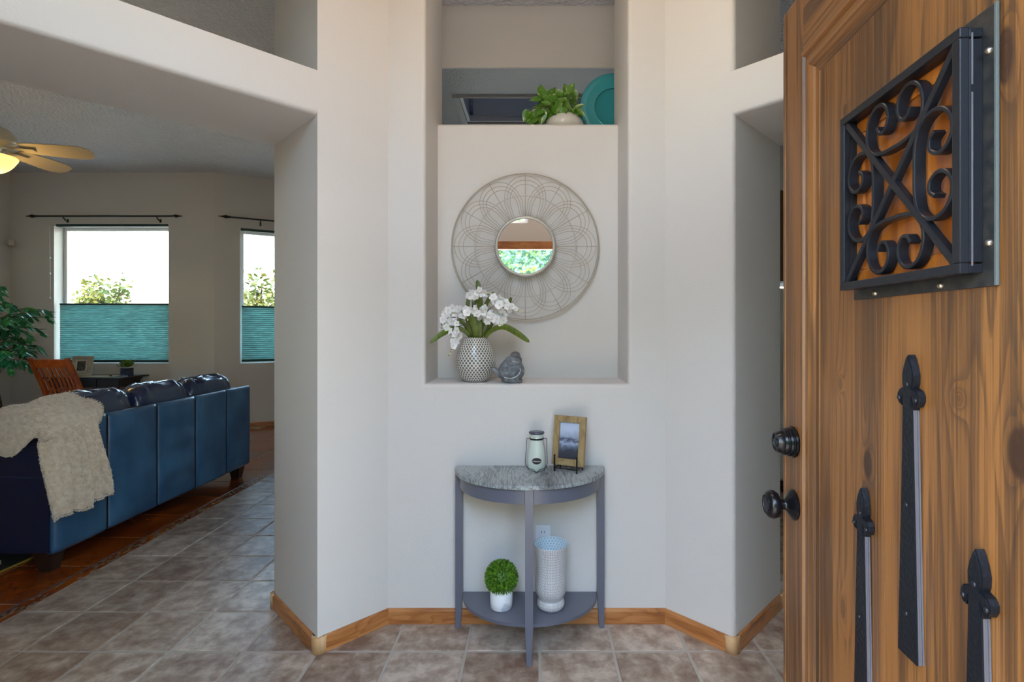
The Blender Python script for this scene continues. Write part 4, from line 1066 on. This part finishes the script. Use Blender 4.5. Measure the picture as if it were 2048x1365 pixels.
plat([.60, .585, .57, .585, .60], [.004, -.002, .004, .008, .004], 'platter_rim', 'raised_ring', 'raised inner ring')
stn = thing('plate_stand', 'small wire stand under the teal platter', 'stand', (.475, 3.13, 2.547))
for x in (-.05, .05): obj('wire_leg', tube([(x, -.05, .02), (x, -.045, .001), (x, .03, .002), (x, .07, .12)], .0022, 6), 'wire_outer', stn, True)
obj('wire_rail', tube([(-.05, -.03, .0025), (.05, -.03, .0025)], .0022, 6), 'wire_outer', stn, True)

pp = thing('pothos_pot', 'variegated green trailing plant in round white pot on the plant shelf', 'plant', (.170, 3.08, 2.5445))
obj('pot', lathe([(0, 0), (.06, 0), (.085, .02), (.112, .06), (.118, .085), (.112, .112), (.085, .140), (.060, .152), (.058, .168), (.066, .176), (.060, .178), (.052, .168), (0, .15)], 48), 'white_ceramic', pp, True)
def heart_leaf(L_, w_):
    bm = bmesh.new(); rows = []
    for t, ww in ((0, .05), (.06, .55), (.2, .95), (.4, 1.0), (.6, .78), (.8, .42), (.93, .14), (1, .01)):
        z = -.10*L_*math.sin(t*PI)+.0; dr = L_*.35*t*t
        rows.append([bm.verts.new((x*w_/2*ww, L_*t-(.07*L_ if abs(x) > .9 and t < .07 else 0), z+.14*w_*abs(x)*ww-dr*.6)) for x in (-1, -.5, 0, .5, 1)])
    for A, B in zip(rows, rows[1:]):
        for q in range(4): bm.faces.new((A[q], A[q+1], B[q+1], B[q]))
    return bm
hl = []
for k, (L_, w_) in enumerate(((.085, .060), (.070, .048), (.055, .034))):
    me = bpy.data.meshes.new('leaf'); b_ = heart_leaf(L_, w_); b_.to_mesh(me); b_.free(); me.materials.append(M['leaf_pothos'])
    for p in me.polygons: p.use_smooth = True
    hl.append(me)
PO = Vector((.170, 3.08, 2.5445))
def lp(x, y, Y=3.02): return at(840+x/4.266, 80+y/4.266, Y)-PO      # read off the enlarged shelf view
PL = [(1040, 440, 95, 0), (1110, 450, 60, 0), (1180, 480, 20, 0), (1250, 420, 100, 1), (1285, 410, 60, 1), (990, 500, 185, 1), (1050, 540, 240, 0), (1150, 500, -30, 0), (1235, 540, -40, 0), (1190, 590, -80, 0), (1110, 600, 250, 0), (1040, 640, 265, 0), (980, 640, 260, 0), (900, 640, 250, 1), (960, 690, 200, 1), (1320, 470, -60, 1), (1300, 520, -20, 1), (1330, 590, -70, 2), (1365, 560, 30, 2), (1340, 640, 230, 2), (1270, 600, -90, 1), (1020, 560, 190, 1), (1080, 490, 130, 1), (1140, 460, 60, 1), (1200, 450, -10, 1), (1360, 680, -60, 2), (1290, 570, 40, 2), (1080, 590, 270, 1), (1150, 640, 260, 1), (1000, 680, 230, 1), (1310, 640, -90, 2), (1220, 620, -100, 1), (930, 650, 245, 1), (1255, 480, -70, 1)]
PL += [(1130, 560, 200, 1), (1070, 530, 160, 2), (1220, 500, 30, 2), (1180, 560, 260, 1), (1060, 610, 230, 1), (1110, 520, 100, 2), (1020, 620, 200, 2), (1160, 600, 300, 1), (1240, 580, 250, 2), (1345, 560, 10, 2), (1090, 660, 255, 1), (960, 620, 160, 2), (1300, 600, 60, 2), (1380, 620, -40, 2)]
for i, (x, y, a, k) in enumerate(PL):
    o = bpy.data.objects.new('leaf', hl[k]); C.objects.link(o); o.parent = pp; tip = math.radians(a)
    c = lp(x, y, rnd.uniform(2.96, 3.06))
    d = Vector((math.cos(tip), rnd.uniform(-.35, .1), math.sin(tip))).normalized()
    nrm = Vector((rnd.uniform(-.5, .5), -1, .5+rnd.uniform(-.3, .3))); nrm = (nrm-d*nrm.dot(d)).normalized(); sx = d.cross(nrm)
    o.matrix_local = Matrix.Translation(c-d*.03) @ Matrix((sx, d, nrm)).transposed().to_4x4()
    o2 = obj('vine', tube(spline([Vector((rnd.uniform(-.03, .03), rnd.uniform(-.03, .03), .165)), (c-d*.03)*.6+Vector((0, 0, .10)), c-d*.03], 4), .0016, 5), 'stem_green', pp, True)

# ------------------------------------------------------------------ LIVING ROOM
# sofa
sf = thing('leather_sofa', 'long navy blue leather sofa seen from behind with beige throw over it', 'sofa', (-2.78, 2.98, 0))
SL = 2.05; SB, STP = .115, .87
ys = [0, .377, .817, 1.243, 1.668, SL]
def back_panel(y0, y1, k):
    nz, ny = 40, 24; bm = bmesh.new(); G_ = []
    for i in range(ny+1):
        row = []
        for j in range(nz+1):
            u, v = i/ny, j/nz; y = y0+(y1-y0)*u; z = SB+(STP-SB)*v
            e = min(u, 1-u)*(y1-y0); ez = min(v, 1-v)*(STP-SB)
            x = -.014+.014*sstep(0, .03, e)+.006*math.sin(PI*u)*math.sin(PI*v)-.010*(1-sstep(0, .02, ez))
            wr = noise.noise(Vector((y*2.2, z*7.5+k, k*3.1)))*.012*(1.6 if k == 2 else (.8 if k == 1 else .35))
            x += wr*sstep(0, .08, e)
            row.append(bm.verts.new((x, y, z)))
        G_.append(row)
    for i in range(ny):
        for j in range(nz): bm.faces.new((G_[i][j], G_[i+1][j], G_[i+1][j+1], G_[i][j+1]))
    r = bmesh.ops.extrude_face_region(bm, geom=bm.faces[:]); [setattr(v, 'co', Vector((-.05, v.co.y, v.co.z))) for v in r['geom'] if isinstance(v, bmesh.types.BMVert)]
    bmesh.ops.recalc_face_normals(bm, faces=bm.faces); return bm
for k in range(5): obj('back_panel', back_panel(ys[k]+.0015, ys[k+1]-.0015, k), 'leather', sf, True)
for k in range(1, 5): obj('seam', tube([(-.012, ys[k], SB+.01), (-.011, ys[k], STP-.008)], .003, 6), 'seam', sf, True)
obj('back_frame', box(-.20, -.045, .02, SL-.02, SB+.01, STP-.012, .015), 'leather_end', sf)
arm_pts = [(-.022, SB), (-.022, STP-.004), (-.045, STP-.02), (-.08, .80), (-.15, .745), (-.24, .71), (-.34, .695), (-.70, .665), (-.84, .65), (-.92, .61), (-.95, .54), (-.955, SB)]
for nm, ya, yb in (('arm', -.004, .20), ('arm', SL-.20, SL+.004)):
    bm = prism(arm_pts[::-1], ya, yb, lambda a, b, z: (a, z, b)); bevel_all(bm, .012, .5, 3); obj(nm, bm, 'leather_end', sf, label='dark navy end panel')
obj('arm_seam', tube([(-.05, -.005, .558), (-.30, -.006, .565), (-.93, -.006, .53)], .0025, 6), 'leather_top', sf, True)
obj('seat_base', box(-.94, -.20, .2, SL-.2, SB, .34, .01), 'leather_end', sf)
for k in range(3):
    a = .2+k*(SL-.4)/3; obj('seat_cushion', box(-.96, -.28, a+.004, a+(SL-.4)/3-.004, .34, .48, .04), 'leather_top', sf)
def cushion(y0, y1, k):
    c = Vector((-.215, (y0+y1)/2, .76)); bm = bmesh.new(); nu, nv = 80, 48; V = []
    hx_, hy_, hz_ = .115, (y1-y0)/2, .235
    for j in range(nv+1):
        ph = PI*j/nv-PI/2
        for i in range(nu):
            a = 2*PI*i/nu
            se = lambda t, p: math.copysign(abs(t)**p, t)
            x = hx_*se(math.cos(ph), .45)*se(math.cos(a), .75); y = hy_*se(math.cos(ph), .45)*se(math.sin(a), .40); z = hz_*se(math.sin(ph), .50)
            top = sstep(.1, .2, z)
            w_ = (noise.noise(Vector((y*11+k*7, x*8, z*9)))*.016+abs(noise.noise(Vector((y*34, x*9+k, z*6))))*-.024*(.4+abs(y/hy_)))*(.35+top)
            n_ = Vector((x/hx_**2*.01, y/hy_**2*.01, z/hz_**2*.02)); n_ = n_.normalized() if n_.length else n_
            p = Vector((x, y, z))+n_*w_
            seamd = abs(y/hy_); p.z += .014*math.cos(PI*y/hy_/2)-.006*(seamd > .9)
            p.x -= .045*(z/hz_)*.5
            V.append(c+p)
    vs = [bm.verts.new(p) for p in V]
    for j in range(nv):
        for i in range(nu): bm.faces.new((vs[j*nu+i], vs[j*nu+(i+1) % nu], vs[(j+1)*nu+(i+1) % nu], vs[(j+1)*nu+i]))
    bmesh.ops.remove_doubles(bm, verts=bm.verts, dist=1e-5); bmesh.ops.recalc_face_normals(bm, faces=bm.faces); return bm
for k, (a, b_) in enumerate(((.16, .775), (.775, 1.385), (1.385, 1.99))): obj('back_cushion', cushion(a, b_, k), 'leather_top', sf, True)
for x, y in ((-.09, .05), (-.09, SL-.10), (-.88, .05), (-.88, SL-.10)):
    bm = bmesh.new(); a = [(-.055, -.045), (.055, -.045), (.055, .055), (-.055, .055)]
    lo = [bm.verts.new((x+p*.62, y+.005+q*.62, 0)) for p, q in a]; hi = [bm.verts.new((x+p, y+q, SB+.005)) for p, q in a]
    bm.faces.new(lo[::-1]); bm.faces.new(hi)
    for i in range(4): bm.faces.new((lo[i], lo[(i+1) % 4], hi[(i+1) % 4], hi[i]))
    obj('leg', bevel_all(bm, .004, .5), 'dark_leg', sf)

# throw: a thick sheet laid over the near corner of the sofa
def throw():
    ts = thing('throw_blanket', 'fluffy beige throw draped over the near end of the leather sofa', 'blanket', (0, 0, 0))
    NP, NQ = 230, 150; P_ = []
    # centre line of the drape in (x, ztop) from the hanging hem, over the back, along the arm
    cl = spline([Vector((-2.742, .335, 0)), Vector((-2.738, .55, 0)), Vector((-2.742, .80, 0)), Vector((-2.765, .895, 0)), Vector((-2.84, .965, 0)), Vector((-2.97, 1.00, 0)), Vector((-3.10, .975, 0)), Vector((-3.22, .935, 0)), Vector((-3.40, .905, 0)), Vector((-3.62, .885, 0))], 12)
    cum = [0]
    for a, b in zip(cl, cl[1:]): cum.append(cum[-1]+(b-a).length)
    def cpt(t):
        s_ = t*cum[-1]
        for i in range(len(cum)-1):
            if s_ <= cum[i+1]: f = (s_-cum[i])/(cum[i+1]-cum[i]+1e-9); return cl[i].lerp(cl[i+1], f)
        return cl[-1]
    tb = .335/.335*0
    V = []
    for i in range(NP+1):
        t = i/NP; c = cpt(t); hang = 1-sstep(.27, .42, t)              # 1 on the hanging part
        for j in range(NQ+1):
            q = j/NQ
            # hanging part: spans y along the sofa back
            z = c.y
            far = 3.19+.105*sstep(.86, .36, z); near = 2.955
            yh = near+(far-near)*q
            hemz = .335+.035*q+.012*math.sin(q*9)
            zh = hemz+(c.y-.335)*((1-hemz)/(1-.335)) if z < .9 else z
            fold = .020*math.sin(q*15+2.2*z)+.014*math.sin(q*31+z*5+1)+.010*noise.noise(Vector((q*6, z*5, 2)))
            xh = c.x+.018+fold*sstep(.95, .78, z)*1.0
            # near edge wraps round the corner
            wrap = sstep(.16, 0, q)
            xh -= .10*wrap*sstep(.2, .9, z)+.035*wrap; yh -= .022*wrap
            # top part: near edge hangs in front of the arm
            lowz = .698+.085*sstep(-3.05, -2.82, c.x)-.02*sstep(-3.0, -3.3, c.x)+.012*math.sin(c.x*30)
            a = q*1.0
            if a < .42:
                k = a/.42; yt = 2.932-.012*math.sin(k*PI)+.03*k*k; zt = lowz+(c.y-.055-lowz)*k
            else:
                k = (a-.42)/.58; yt = 2.962+.33*k; zt = c.y-.055+.055*math.sin(min(1, k*1.5)*PI/2)
            zt += .012*math.sin(c.x*24+a*5)+.010*noise.noise(Vector((c.x*9, a*4, 5)))
            xt = c.x
            p = Vector((xh, yh, zh)).lerp(Vector((xt, yt, zt)), 1-hang)
            nn = noise.noise(Vector((p.x*75, p.y*75, p.z*75)))*.0055+noise.noise(Vector((p.x*170, p.y*170, p.z*170)))*.004
            dn = Vector((1, -.3, .1)).lerp(Vector((.2, -.5, 1)), 1-hang).normalized()
            V.append(p+dn*nn)
    F = [(i*(NQ+1)+j, (i+1)*(NQ+1)+j, (i+1)*(NQ+1)+j+1, i*(NQ+1)+j+1) for i in range(NP) for j in range(NQ)]
    o = obj('sheet', (V, F), 'throw', ts, True)
    md = o.modifiers.new('thick', 'SOLIDIFY'); md.thickness = .012; md.offset = 0
    # tufts of pile: small blades over the sheet and thicker along its edges
    V2, F2 = [], []; rnd = random.Random(9)
    for n_ in range(9000):
        if n_ < 3000:
            e = rnd.random(); i, j = ((int(e*NP), 0), (int(e*NP), NQ), (0, int(e*NQ)))[n_ % 3]
        else: i, j = rnd.randrange(NP+1), rnd.randrange(NQ+1)
        p = V[i*(NQ+1)+j]; t = i/NP; hang = 1-sstep(.27, .42, t)
        if n_ >= 3000 and hang < .5 and rnd.random() < .7: continue
        dn = Vector((1, -.35, -.1)).lerp(Vector((.2, -.6, .8)), 1-hang)
        if n_ < 3000: dn += Vector((0, -.8 if j == 0 else .8, -.4)) if i > 0 else Vector((0, 0, -1.2))
        d = (dn+Vector((rnd.uniform(-.6, .6), rnd.uniform(-.8, .8), rnd.uniform(-.9, .5)))).normalized()
        sd = d.cross(Vector((rnd.uniform(-1, 1), rnd.uniform(-1, 1), rnd.uniform(-1, 1)))).normalized()
        blade_leaf(V2, F2, p+dn.normalized()*.003, d, sd, rnd.uniform(.008, .016), .0055, rnd.uniform(-.5, .5))
    obj('pile', (V2, F2), 'throw', ts, kind='stuff')
throw()

# rug under the sofa's near end
rg = thing('area_rug', 'dark rug with thin yellow border just showing under the sofa', 'rug', (0, 0, 0))
obj('field', box(-5.2, -3.135, 2.7, 5.2, .0006, .005), 'rug', rg); obj('edge', box(-3.1345, -3.118, 2.69, 5.21, .0006, .006, .001), 'rug_edge', rg)
bm = prism([(-3.50, 3.06), (-3.30, 3.05), (-3.22, 3.10), (-3.27, 3.15), (-3.45, 3.16)], .0052, .0065); obj('cream_motif', bm, 'rug_cream', rg)

# desk
dk = thing('writing_desk', 'black writing desk under the window behind the sofa', 'desk', (0, 0, 0))
DZ = .79
obj('desktop', box(-6.45, -5.40, 6.70, 7.19, DZ-.02, DZ, .003), 'desk_black', dk)
obj('apron', box(-6.38, -5.46, 6.74, 6.76, DZ-.135, DZ-.0205, .002), 'desk_black', dk)
obj('drawer', box(-6.30, -5.75, 6.728, 6.742, DZ-.12, DZ-.03, .002), 'desk_black', dk)
for x in (-6.38, -5.485):
    bm = bmesh.new(); sg = 1 if x > -6 else -1
    add_prism(bm, [(6.74, DZ-.0205), (7.17, DZ-.0205), (7.10, DZ-.135), (6.80, DZ-.135)], x, x+.025, lambda a, b, z: (z+(.05*sg*(b-DZ+.02)/.115), a, b)); bmesh.ops.recalc_face_normals(bm, faces=bm.faces); obj('side_panel', bm, 'desk_black', dk)
for x in (-6.36, -5.55):
    for y in (6.77, 7.12): obj('leg', box(x, x+.045, y, y+.045, 0, DZ-.0205, .003), 'desk_black', dk)

# mission chair, its back toward us
ch = thing('desk_chair', 'mission style slatted wooden chair pulled up to the desk', 'chair', (-5.64, 6.20, 0), math.radians(-90))
def cpath(s0=0): return [(0, .40), (.02, .55), (.085, .75), (.18, .95), (.245, 1.08)]
def curved_bar(y0, y1, wx, t0=0, t1=1, off=0):
    pts = spline([Vector((x, 0, z)) for x, z in cpath()], 6); n = len(pts); a, b = int(t0*(n-1)), int(t1*(n-1)); bm = bmesh.new(); R = []
    for i in range(a, b+1):
        p = pts[i]; d = (pts[min(i+1, n-1)]-pts[max(i-1, 0)]).normalized(); nn = Vector((d.z, 0, -d.x))
        R.append([bm.verts.new(p+nn*(off-wx/2)+Vector((0, y0, 0))), bm.verts.new(p+nn*(off+wx/2)+Vector((0, y0, 0))), bm.verts.new(p+nn*(off+wx/2)+Vector((0, y1, 0))), bm.verts.new(p+nn*(off-wx/2)+Vector((0, y1, 0)))])
    for A, B in zip(R, R[1:]):
        for k in range(4): bm.faces.new((A[k], A[(k+1) % 4], B[(k+1) % 4], B[k]))
    bm.faces.new(R[0][::-1]); bm.faces.new(R[-1]); bmesh.ops.recalc_face_normals(bm, faces=bm.faces); return bm
# local +x = backwards (recline), y = across
CW = .215
for sg in (-1, 1): obj('back_post', curved_bar(sg*CW-.022, sg*CW+.022, .034), 'chair_wood', ch)
obj('top_rail', curved_bar(-CW+.022, CW-.022, .022, .82, .985), 'chair_wood', ch)
obj('lower_rail', curved_bar(-CW+.022, CW-.022, .022, .24, .30), 'chair_wood', ch)
for k in range(7): y = -.150+.050*k; obj('slat', curved_bar(y-.011, y+.011, .012, .24, .84, -.004), 'chair_wood', ch)
obj('seat', box(-.44, .01, -CW-.02, CW+.02, .42, .455, .01), 'chair_wood', ch)
obj('seat_cushion', box(-.43, -.01, -CW+.01, CW-.01, .456, .50, .02), 'leather_top', ch)
for sg in (-1, 1):
    obj('arm', box(-.40, .03, sg*CW-.03+sg*.03, sg*CW+.03+sg*.03, .655, .68, .006), 'chair_wood', ch)
    obj('front_post', box(-.41, -.37, sg*CW-.02, sg*CW+.02, 0, .655, .004), 'chair_wood', ch)
    obj('rear_leg', box(-.03, .01, sg*CW-.02, sg*CW+.02, 0, .42, .004), 'chair_wood', ch)

# framed photo, papers and plant on the desk
fp = thing('photo_frame', 'whitewashed plank photo frame standing on the black desk', 'picture frame', (-6.07, 6.86, DZ), math.radians(-6))
tl2 = Matrix.Rotation(math.radians(-8), 4, 'X')
for k, (z0_, z1_) in enumerate(((0, .045), (.047, .09), (.092, .135), (.137, .180), (.182, .225), (.227, .275))):
    b_ = box(-.155, .155, 0, .014, z0_, z1_, .002); b_.transform(tl2); obj('plank', b_, 'white_wood', fp)
b_ = frame_bm(-.085, .085, .055, .225, -.012, 0, .02); b_.transform(tl2); obj('inner_frame', b_, 'matboard', fp)
b_ = box(-.066, .066, -.004, -.001, .075, .206); b_.transform(tl2); obj('photo', b_, 'small_photo', fp)
tag(obj('paper_sheet', box(-6.0, -5.62, 6.78, 7.0, DZ+.0003, DZ+.003), 'paper'), 'cream papers lying flat on the desk in front of the photo frame', 'paper')
dp = thing('desk_plant', 'small leafy plant in a dark blue cup on the desk', 'plant', (-5.48, 6.90, DZ))
obj('pot', prism([(-.05, -.05), (.05, -.05), (.05, .05), (-.05, .05)], 0, .115), 'blue_pot', dp)
obj('pot_rim', box(-.053, .053, -.053, .053, .112, .122, .003), 'white_ceramic', dp)
V, F = [], []; rnd = random.Random(21)
for k in range(170):
    a = rnd.uniform(0, 2*PI); e = rnd.uniform(.05, 1.3); r0 = rnd.uniform(.0, .10)
    d = Vector((math.cos(a)*math.cos(e), math.sin(a)*math.cos(e), math.sin(e)))
    p = Vector((math.cos(a)*r0*math.cos(e), math.sin(a)*r0*math.cos(e), .12+r0*math.sin(e)*.8)); sd = d.cross(Vector((0, 0, 1))).normalized()
    blade_leaf(V, F, p, d, sd, rnd.uniform(.03, .055), .022, rnd.uniform(-.5, .1))
obj('foliage', (V, F), 'leaf_light', dp, kind='stuff')
tag(obj('small_bead', lathe([(0, 0), (.012, .002), (.014, .012), (.008, .022), (0, .024)], 12, lambda p: (-5.68+p[0], 6.88+p[1], DZ+p[2])), 'dark_leg', None, True), 'tiny dark bead beside the blue cup on the desk', 'ornament')

# motion sensor in the corner
sn = thing('motion_sensor', 'small beige square sensor high in the living room corner', 'sensor', (-7.30, 7.155, 2.62), math.radians(-30))
obj('housing', box(-.036, .036, -.03, .03, -.04, .04, .008), 'beige_plastic', sn); obj('lens', lathe([(0, 0), (.012, 0), (.012, .003), (0, .005)], 14, lambda p: (p[0], -.03-p[2], p[1])), 'rug_cream', sn)

# ficus
fi = thing('ficus_tree', 'potted ficus tree with glossy leaves in the living room corner', 'plant', (-6.42, 6.05, 0))
FO = Vector((-6.42, 6.05, 0))
obj('pot', lathe([(0, 0), (.13, 0), (.15, .02), (.18, .28), (.19, .30), (.17, .30), (.16, .26), (0, .25)], 28), 'white_ceramic', fi, True)
TR = [[(0, 0, .26), (-.03, .02, .55), (.03, 0, .85), (-.02, 0, 1.15), (0, 0, 1.4)], [(.06, 0, .26), (.12, 0, .50), (.05, .02, .78), (.09, 0, 1.0), (.02, 0, 1.3)], [(-.06, 0, .26), (-.10, 0, .6), (0, 0, .8), (-.08, 0, 1.1)]]
for t in TR: n = len(spline(t, 6)); obj('trunk', tube(spline(t, 6), [.026-.014*i/n for i in range(n)], 10), 'bark', fi, True)
fl_ = heart_leaf(.105, .042); lm = bpy.data.meshes.new('leaf'); fl_.to_mesh(lm); fl_.free(); lm.materials.append(M['leaf_ficus'])
rnd = random.Random(31); cnt = 0; V, F = [], []
tips = []
for k in range(64):
    a = rnd.uniform(0, 2*PI); z = rnd.choice((1.02, 1.15, 1.3, 1.45, 1.6, 1.75))+rnd.uniform(-.06, .08); R = .34+.22*math.sin((z-.9)/1.1*PI)*rnd.uniform(.5, 1)
    st = Vector((0, 0, min(1.4, z-.15))); en = Vector((math.cos(a)*R, math.sin(a)*R*.8, z+rnd.uniform(-.05, .12)))
    tips.append((st, en))
tips += [(Vector((0, 0, 1.3)), Vector((.50, -.1, 1.38))), (Vector((0, 0, 1.2)), Vector((.52, -.15, 1.24))), (Vector((0, 0, 1.5)), Vector((.28, -.2, 1.86))), (Vector((0, 0, 1.1)), Vector((.36, -.15, 1.02))), (Vector((0, 0, 1.4)), Vector((.1, -.1, 1.98))), (Vector((0, 0, 1.5)), Vector((.36, -.1, 1.72)))]
for bi, (st, en) in enumerate(tips):
    mid = (st+en)/2+Vector((0, 0, .06)); pth = spline([st, mid, en, en+(en-mid)*.25+Vector((0, 0, -.07))], 5)
    obj('branch', tube(pth, [.007*(1-.8*i/len(pth)) for i in range(len(pth))], 5), 'bark', fi, True)
    for q in range(18):
        c = pth[int(len(pth)*(.28+.71*q/18))]; wx = (FO+c).x/(FO+c).y
        dr = (en-mid).normalized(); a = rnd.uniform(-1.2, 1.2); d = Vector((dr.x*math.cos(a)-dr.y*math.sin(a), dr.x*math.sin(a)+dr.y*math.cos(a), rnd.uniform(-.9, .25))).normalized()
        nrm = Vector((rnd.uniform(-.4, .4), rnd.uniform(-.7, .1), 1)); nrm = (nrm-d*nrm.dot(d)).normalized(); sx = d.cross(nrm)
        mt = Matrix.Translation(c) @ Matrix((sx, d, nrm)).transposed().to_4x4() @ Matrix.Scale(rnd.uniform(.75, 1.1), 4)
        if wx > -1.06 and cnt < 290:
            o = bpy.data.objects.new('leaf', lm); C.objects.link(o); o.parent = fi; o.matrix_local = mt; cnt += 1
        else:
            b0 = len(V); V += [mt @ v.co for v in lm.vertices]; F += [tuple(b0+i for i in p.vertices) for p in lm.polygons]
obj('foliage', (V, F), 'leaf_ficus', fi, kind='stuff')

# ceiling fan
FX, FY, FZ = -4.23, 4.0, 2.83
cf = thing('ceiling_fan', 'five-blade ceiling fan with glowing amber light bowl in living room', 'ceiling fan', (FX, FY, CEIL))
dz = FZ-CEIL
obj('canopy', lathe([(0, 0), (.07, 0), (.07, -.02), (.03, -.07), (0, -.07)], 24), 'fan_metal', cf, True)
obj('downrod', tube([(0, 0, -.06), (0, 0, dz+.10)], .012, 10), 'fan_metal', cf, True)
obj('motor_housing', lathe([(0, dz+.19), (.05, dz+.18), (.11, dz+.145), (.142, dz+.09), (.145, dz+.06), (.12, dz+.035), (.06, dz+.01), (.05, dz-.03), (.055, dz-.045), (0, dz-.045)], 32), 'fan_metal', cf, True)
shade = obj('light_bowl', lathe([(.135, dz-.058), (.15, dz-.062), (.153, dz-.068), (.150, dz-.078), (.138, dz-.10), (.126, dz-.122), (.108, dz-.146), (.085, dz-.168), (.06, dz-.184), (.03, dz-.194), (0, dz-.197)], 72), 'lamp_glass', cf, True, label='glowing amber glass bowl')
obj('bowl_fitter', lathe([(0, dz-.04), (.09, dz-.045), (.135, dz-.055), (.137, dz-.064), (0, dz-.064)], 32), 'fan_metal', cf, True)
for k in range(5):
    a = math.radians(18+72*k)
    bm = bmesh.new(); out = [(.18, .055), (.25, .066), (.45, .080), (.58, .080), (.64, .055), (.655, 0), (.64, -.055), (.58, -.080), (.45, -.080), (.25, -.066), (.18, -.055)]
    add_prism(bm, out[::-1], -.004, .004); bmesh.ops.recalc_face_normals(bm, faces=bm.faces)
    bmesh.ops.rotate(bm, verts=bm.verts, cent=(0, 0, 0), matrix=Matrix.Rotation(math.radians(-20), 3, 'X'))
    bl_ = obj('blade', bm, 'blade', cf); bl_.location = (0, 0, dz+.02); bl_.rotation_euler = (0, 0, a)
    bm = bmesh.new(); add_box(bm, .09, .16, -.018, .018, -.004, .004, .002); add_box(bm, .15, .27, -.03, .03, -.012, -.006, .002); add_tube(bm, [(.10, 0, 0), (.14, .0, -.012), (.18, 0, -.010)], .008, 6)
    br = obj('blade_bracket', bm, 'fan_metal', cf); br.location = (0, 0, dz+.015); br.rotation_euler = (0, 0, a)
pt = bpy.data.lights.new('fan_bulb', 'POINT'); pt.energy = 9; pt.color = (1, .62, .2); pt.shadow_soft_size = .12
po_ = bpy.data.objects.new('fan_bulb', pt); po_.location = (FX, FY, FZ-.03-.20); C.objects.link(po_)

# ------------------------------------------------------------------ KITCHEN glimpse
fr = thing('refrigerator', 'pale refrigerator glimpsed between the pillar and the open door', 'refrigerator', (1.76, 4.45, 0))
obj('body', box(0, .85, .05, .75, .08, 1.78, .01), 'stainless', fr)
for a, b_ in ((.002, .42), (.43, .848)):
    d_ = obj('door', box(a, b_, -.01, .045, .12, 1.775, .012), 'fridge_white' if a < .1 else 'stainless', fr)
    hx0 = .38 if a < .1 else .47
    obj('handle', tube(spline([(hx0, -.01, .80), (hx0, -.06, .88), (hx0, -.06, 1.3), (hx0, -.01, 1.38)], 5), .012, 8), 'stainless', d_, True)
for k in range(5): obj('grille_slat', box(.02, .83, .01, .05, .012+.018*k, .022+.018*k, .001), 'slot', fr)
cbn = thing('wall_cabinet', 'dark cabinet above the refrigerator behind the front door', 'cabinet', (1.76, 4.50, 1.84))
obj('body', box(0, .85, .02, .6, 0, .8), 'cabinet_dark', cbn)
for a, b_ in ((.004, .423), (.427, .846)): obj('door', box(a, b_, 0, .02, .004, .796, .004), 'cabinet_dark', cbn)

# ------------------------------------------------------------------ OUTSIDE
struct(obj('ground', box(-200, 200, -60, 400, -.35, -.12), 'ground'))
struct(obj('floor_porch', box(-3, 3, -2.6, .155, -.12, -.012), 'porch'))
bm = bmesh.new(); n = 60; pv = None
for i in range(n+1):
    x = -330+i*7; h = 20+5*math.sin(i*.35)+4*noise.noise(Vector((i*.3, 0, 0)))
    cur = (bm.verts.new((x, 300, -.3)), bm.verts.new((x, 320, h))), 
    cur = cur[0]
    if pv: bm.faces.new((pv[0], cur[0], cur[1], pv[1]))
    pv = cur
hl_o = obj('hill', bm, 'hill', None, True); hl_o['kind'] = 'structure'
def shrub(name, label, cat, loc, rx, ry, h, nleaf, L_, m, seed, core=True, group=None, sparse=0, trunk=False):
    t = thing(name, label, cat, loc, 0, group); rnd = random.Random(seed); V, F = [], []
    if core:
        bm = bmesh.new(); bmesh.ops.create_icosphere(bm, subdivisions=3, radius=1)
        for v in bm.verts: k = .78+.15*noise.noise(v.co*2+Vector((seed, 0, 0))); v.co = Vector((v.co.x*rx*k, v.co.y*ry*k, h/2+v.co.z*h/2*k))
        obj('core', bm, 'hedge_core', t)
    brs = []
    for k in range(14):
        a = rnd.uniform(0, 2*PI); e = Vector((math.cos(a)*rx*rnd.uniform(.3, .95), math.sin(a)*ry*rnd.uniform(.3, .9), h*rnd.uniform(.55, 1.0))); brs.append(e)
        obj('branch', tube(spline([(0, 0, 0), (e.x*.3, e.y*.3, e.z*.5), tuple(e)], 4), .02, 5), 'bark', t, True)
    for k in range(nleaf):
        if sparse:
            e = rnd.choice(brs); f = rnd.uniform(.45, 1.05); p = Vector((e.x*f, e.y*f, e.z*f))+Vector((rnd.gauss(0, 1), rnd.gauss(0, 1), rnd.gauss(0, 1)))*sparse
        else:
            z = rnd.uniform(-1, 1); a = rnd.uniform(0, 2*PI); r = math.sqrt(1-z*z)*rnd.uniform(.8, 1.05); p = Vector((r*math.cos(a)*rx, r*math.sin(a)*ry, h/2+z*h/2))
        d = Vector((rnd.uniform(-1, 1), rnd.uniform(-1, 1), rnd.uniform(-.6, 1))).normalized(); sd = d.cross(Vector((rnd.uniform(-1, 1), rnd.uniform(-1, 1), .3))).normalized()
        blade_leaf(V, F, p, d, sd, L_*rnd.uniform(.7, 1.2), L_*.5, .2)
    obj('foliage', (V, F), m, t, kind='stuff'); return t
shrub('garden_bush', 'yellow-green bush outside, seen through the large living room window', 'bush', (-10.25, 12.2, -.12), .55, .5, 2.65, 2600, .12, 'bush', 41, False, sparse=.13)
shrub('garden_tree', 'leafy shrub outside the narrow living room window', 'tree', (-6.7, 12.4, -.12), 1.2, 1.1, 2.95, 4200, .12, 'bush', 42, False, sparse=.24)
shrub('garden_hedge', 'sunlit green hedge outside, reflected in the round mirror', 'hedge', (-.3, -7.2, -.12), 5.0, 1.4, 4.7, 26000, .11, 'hedge', 43)
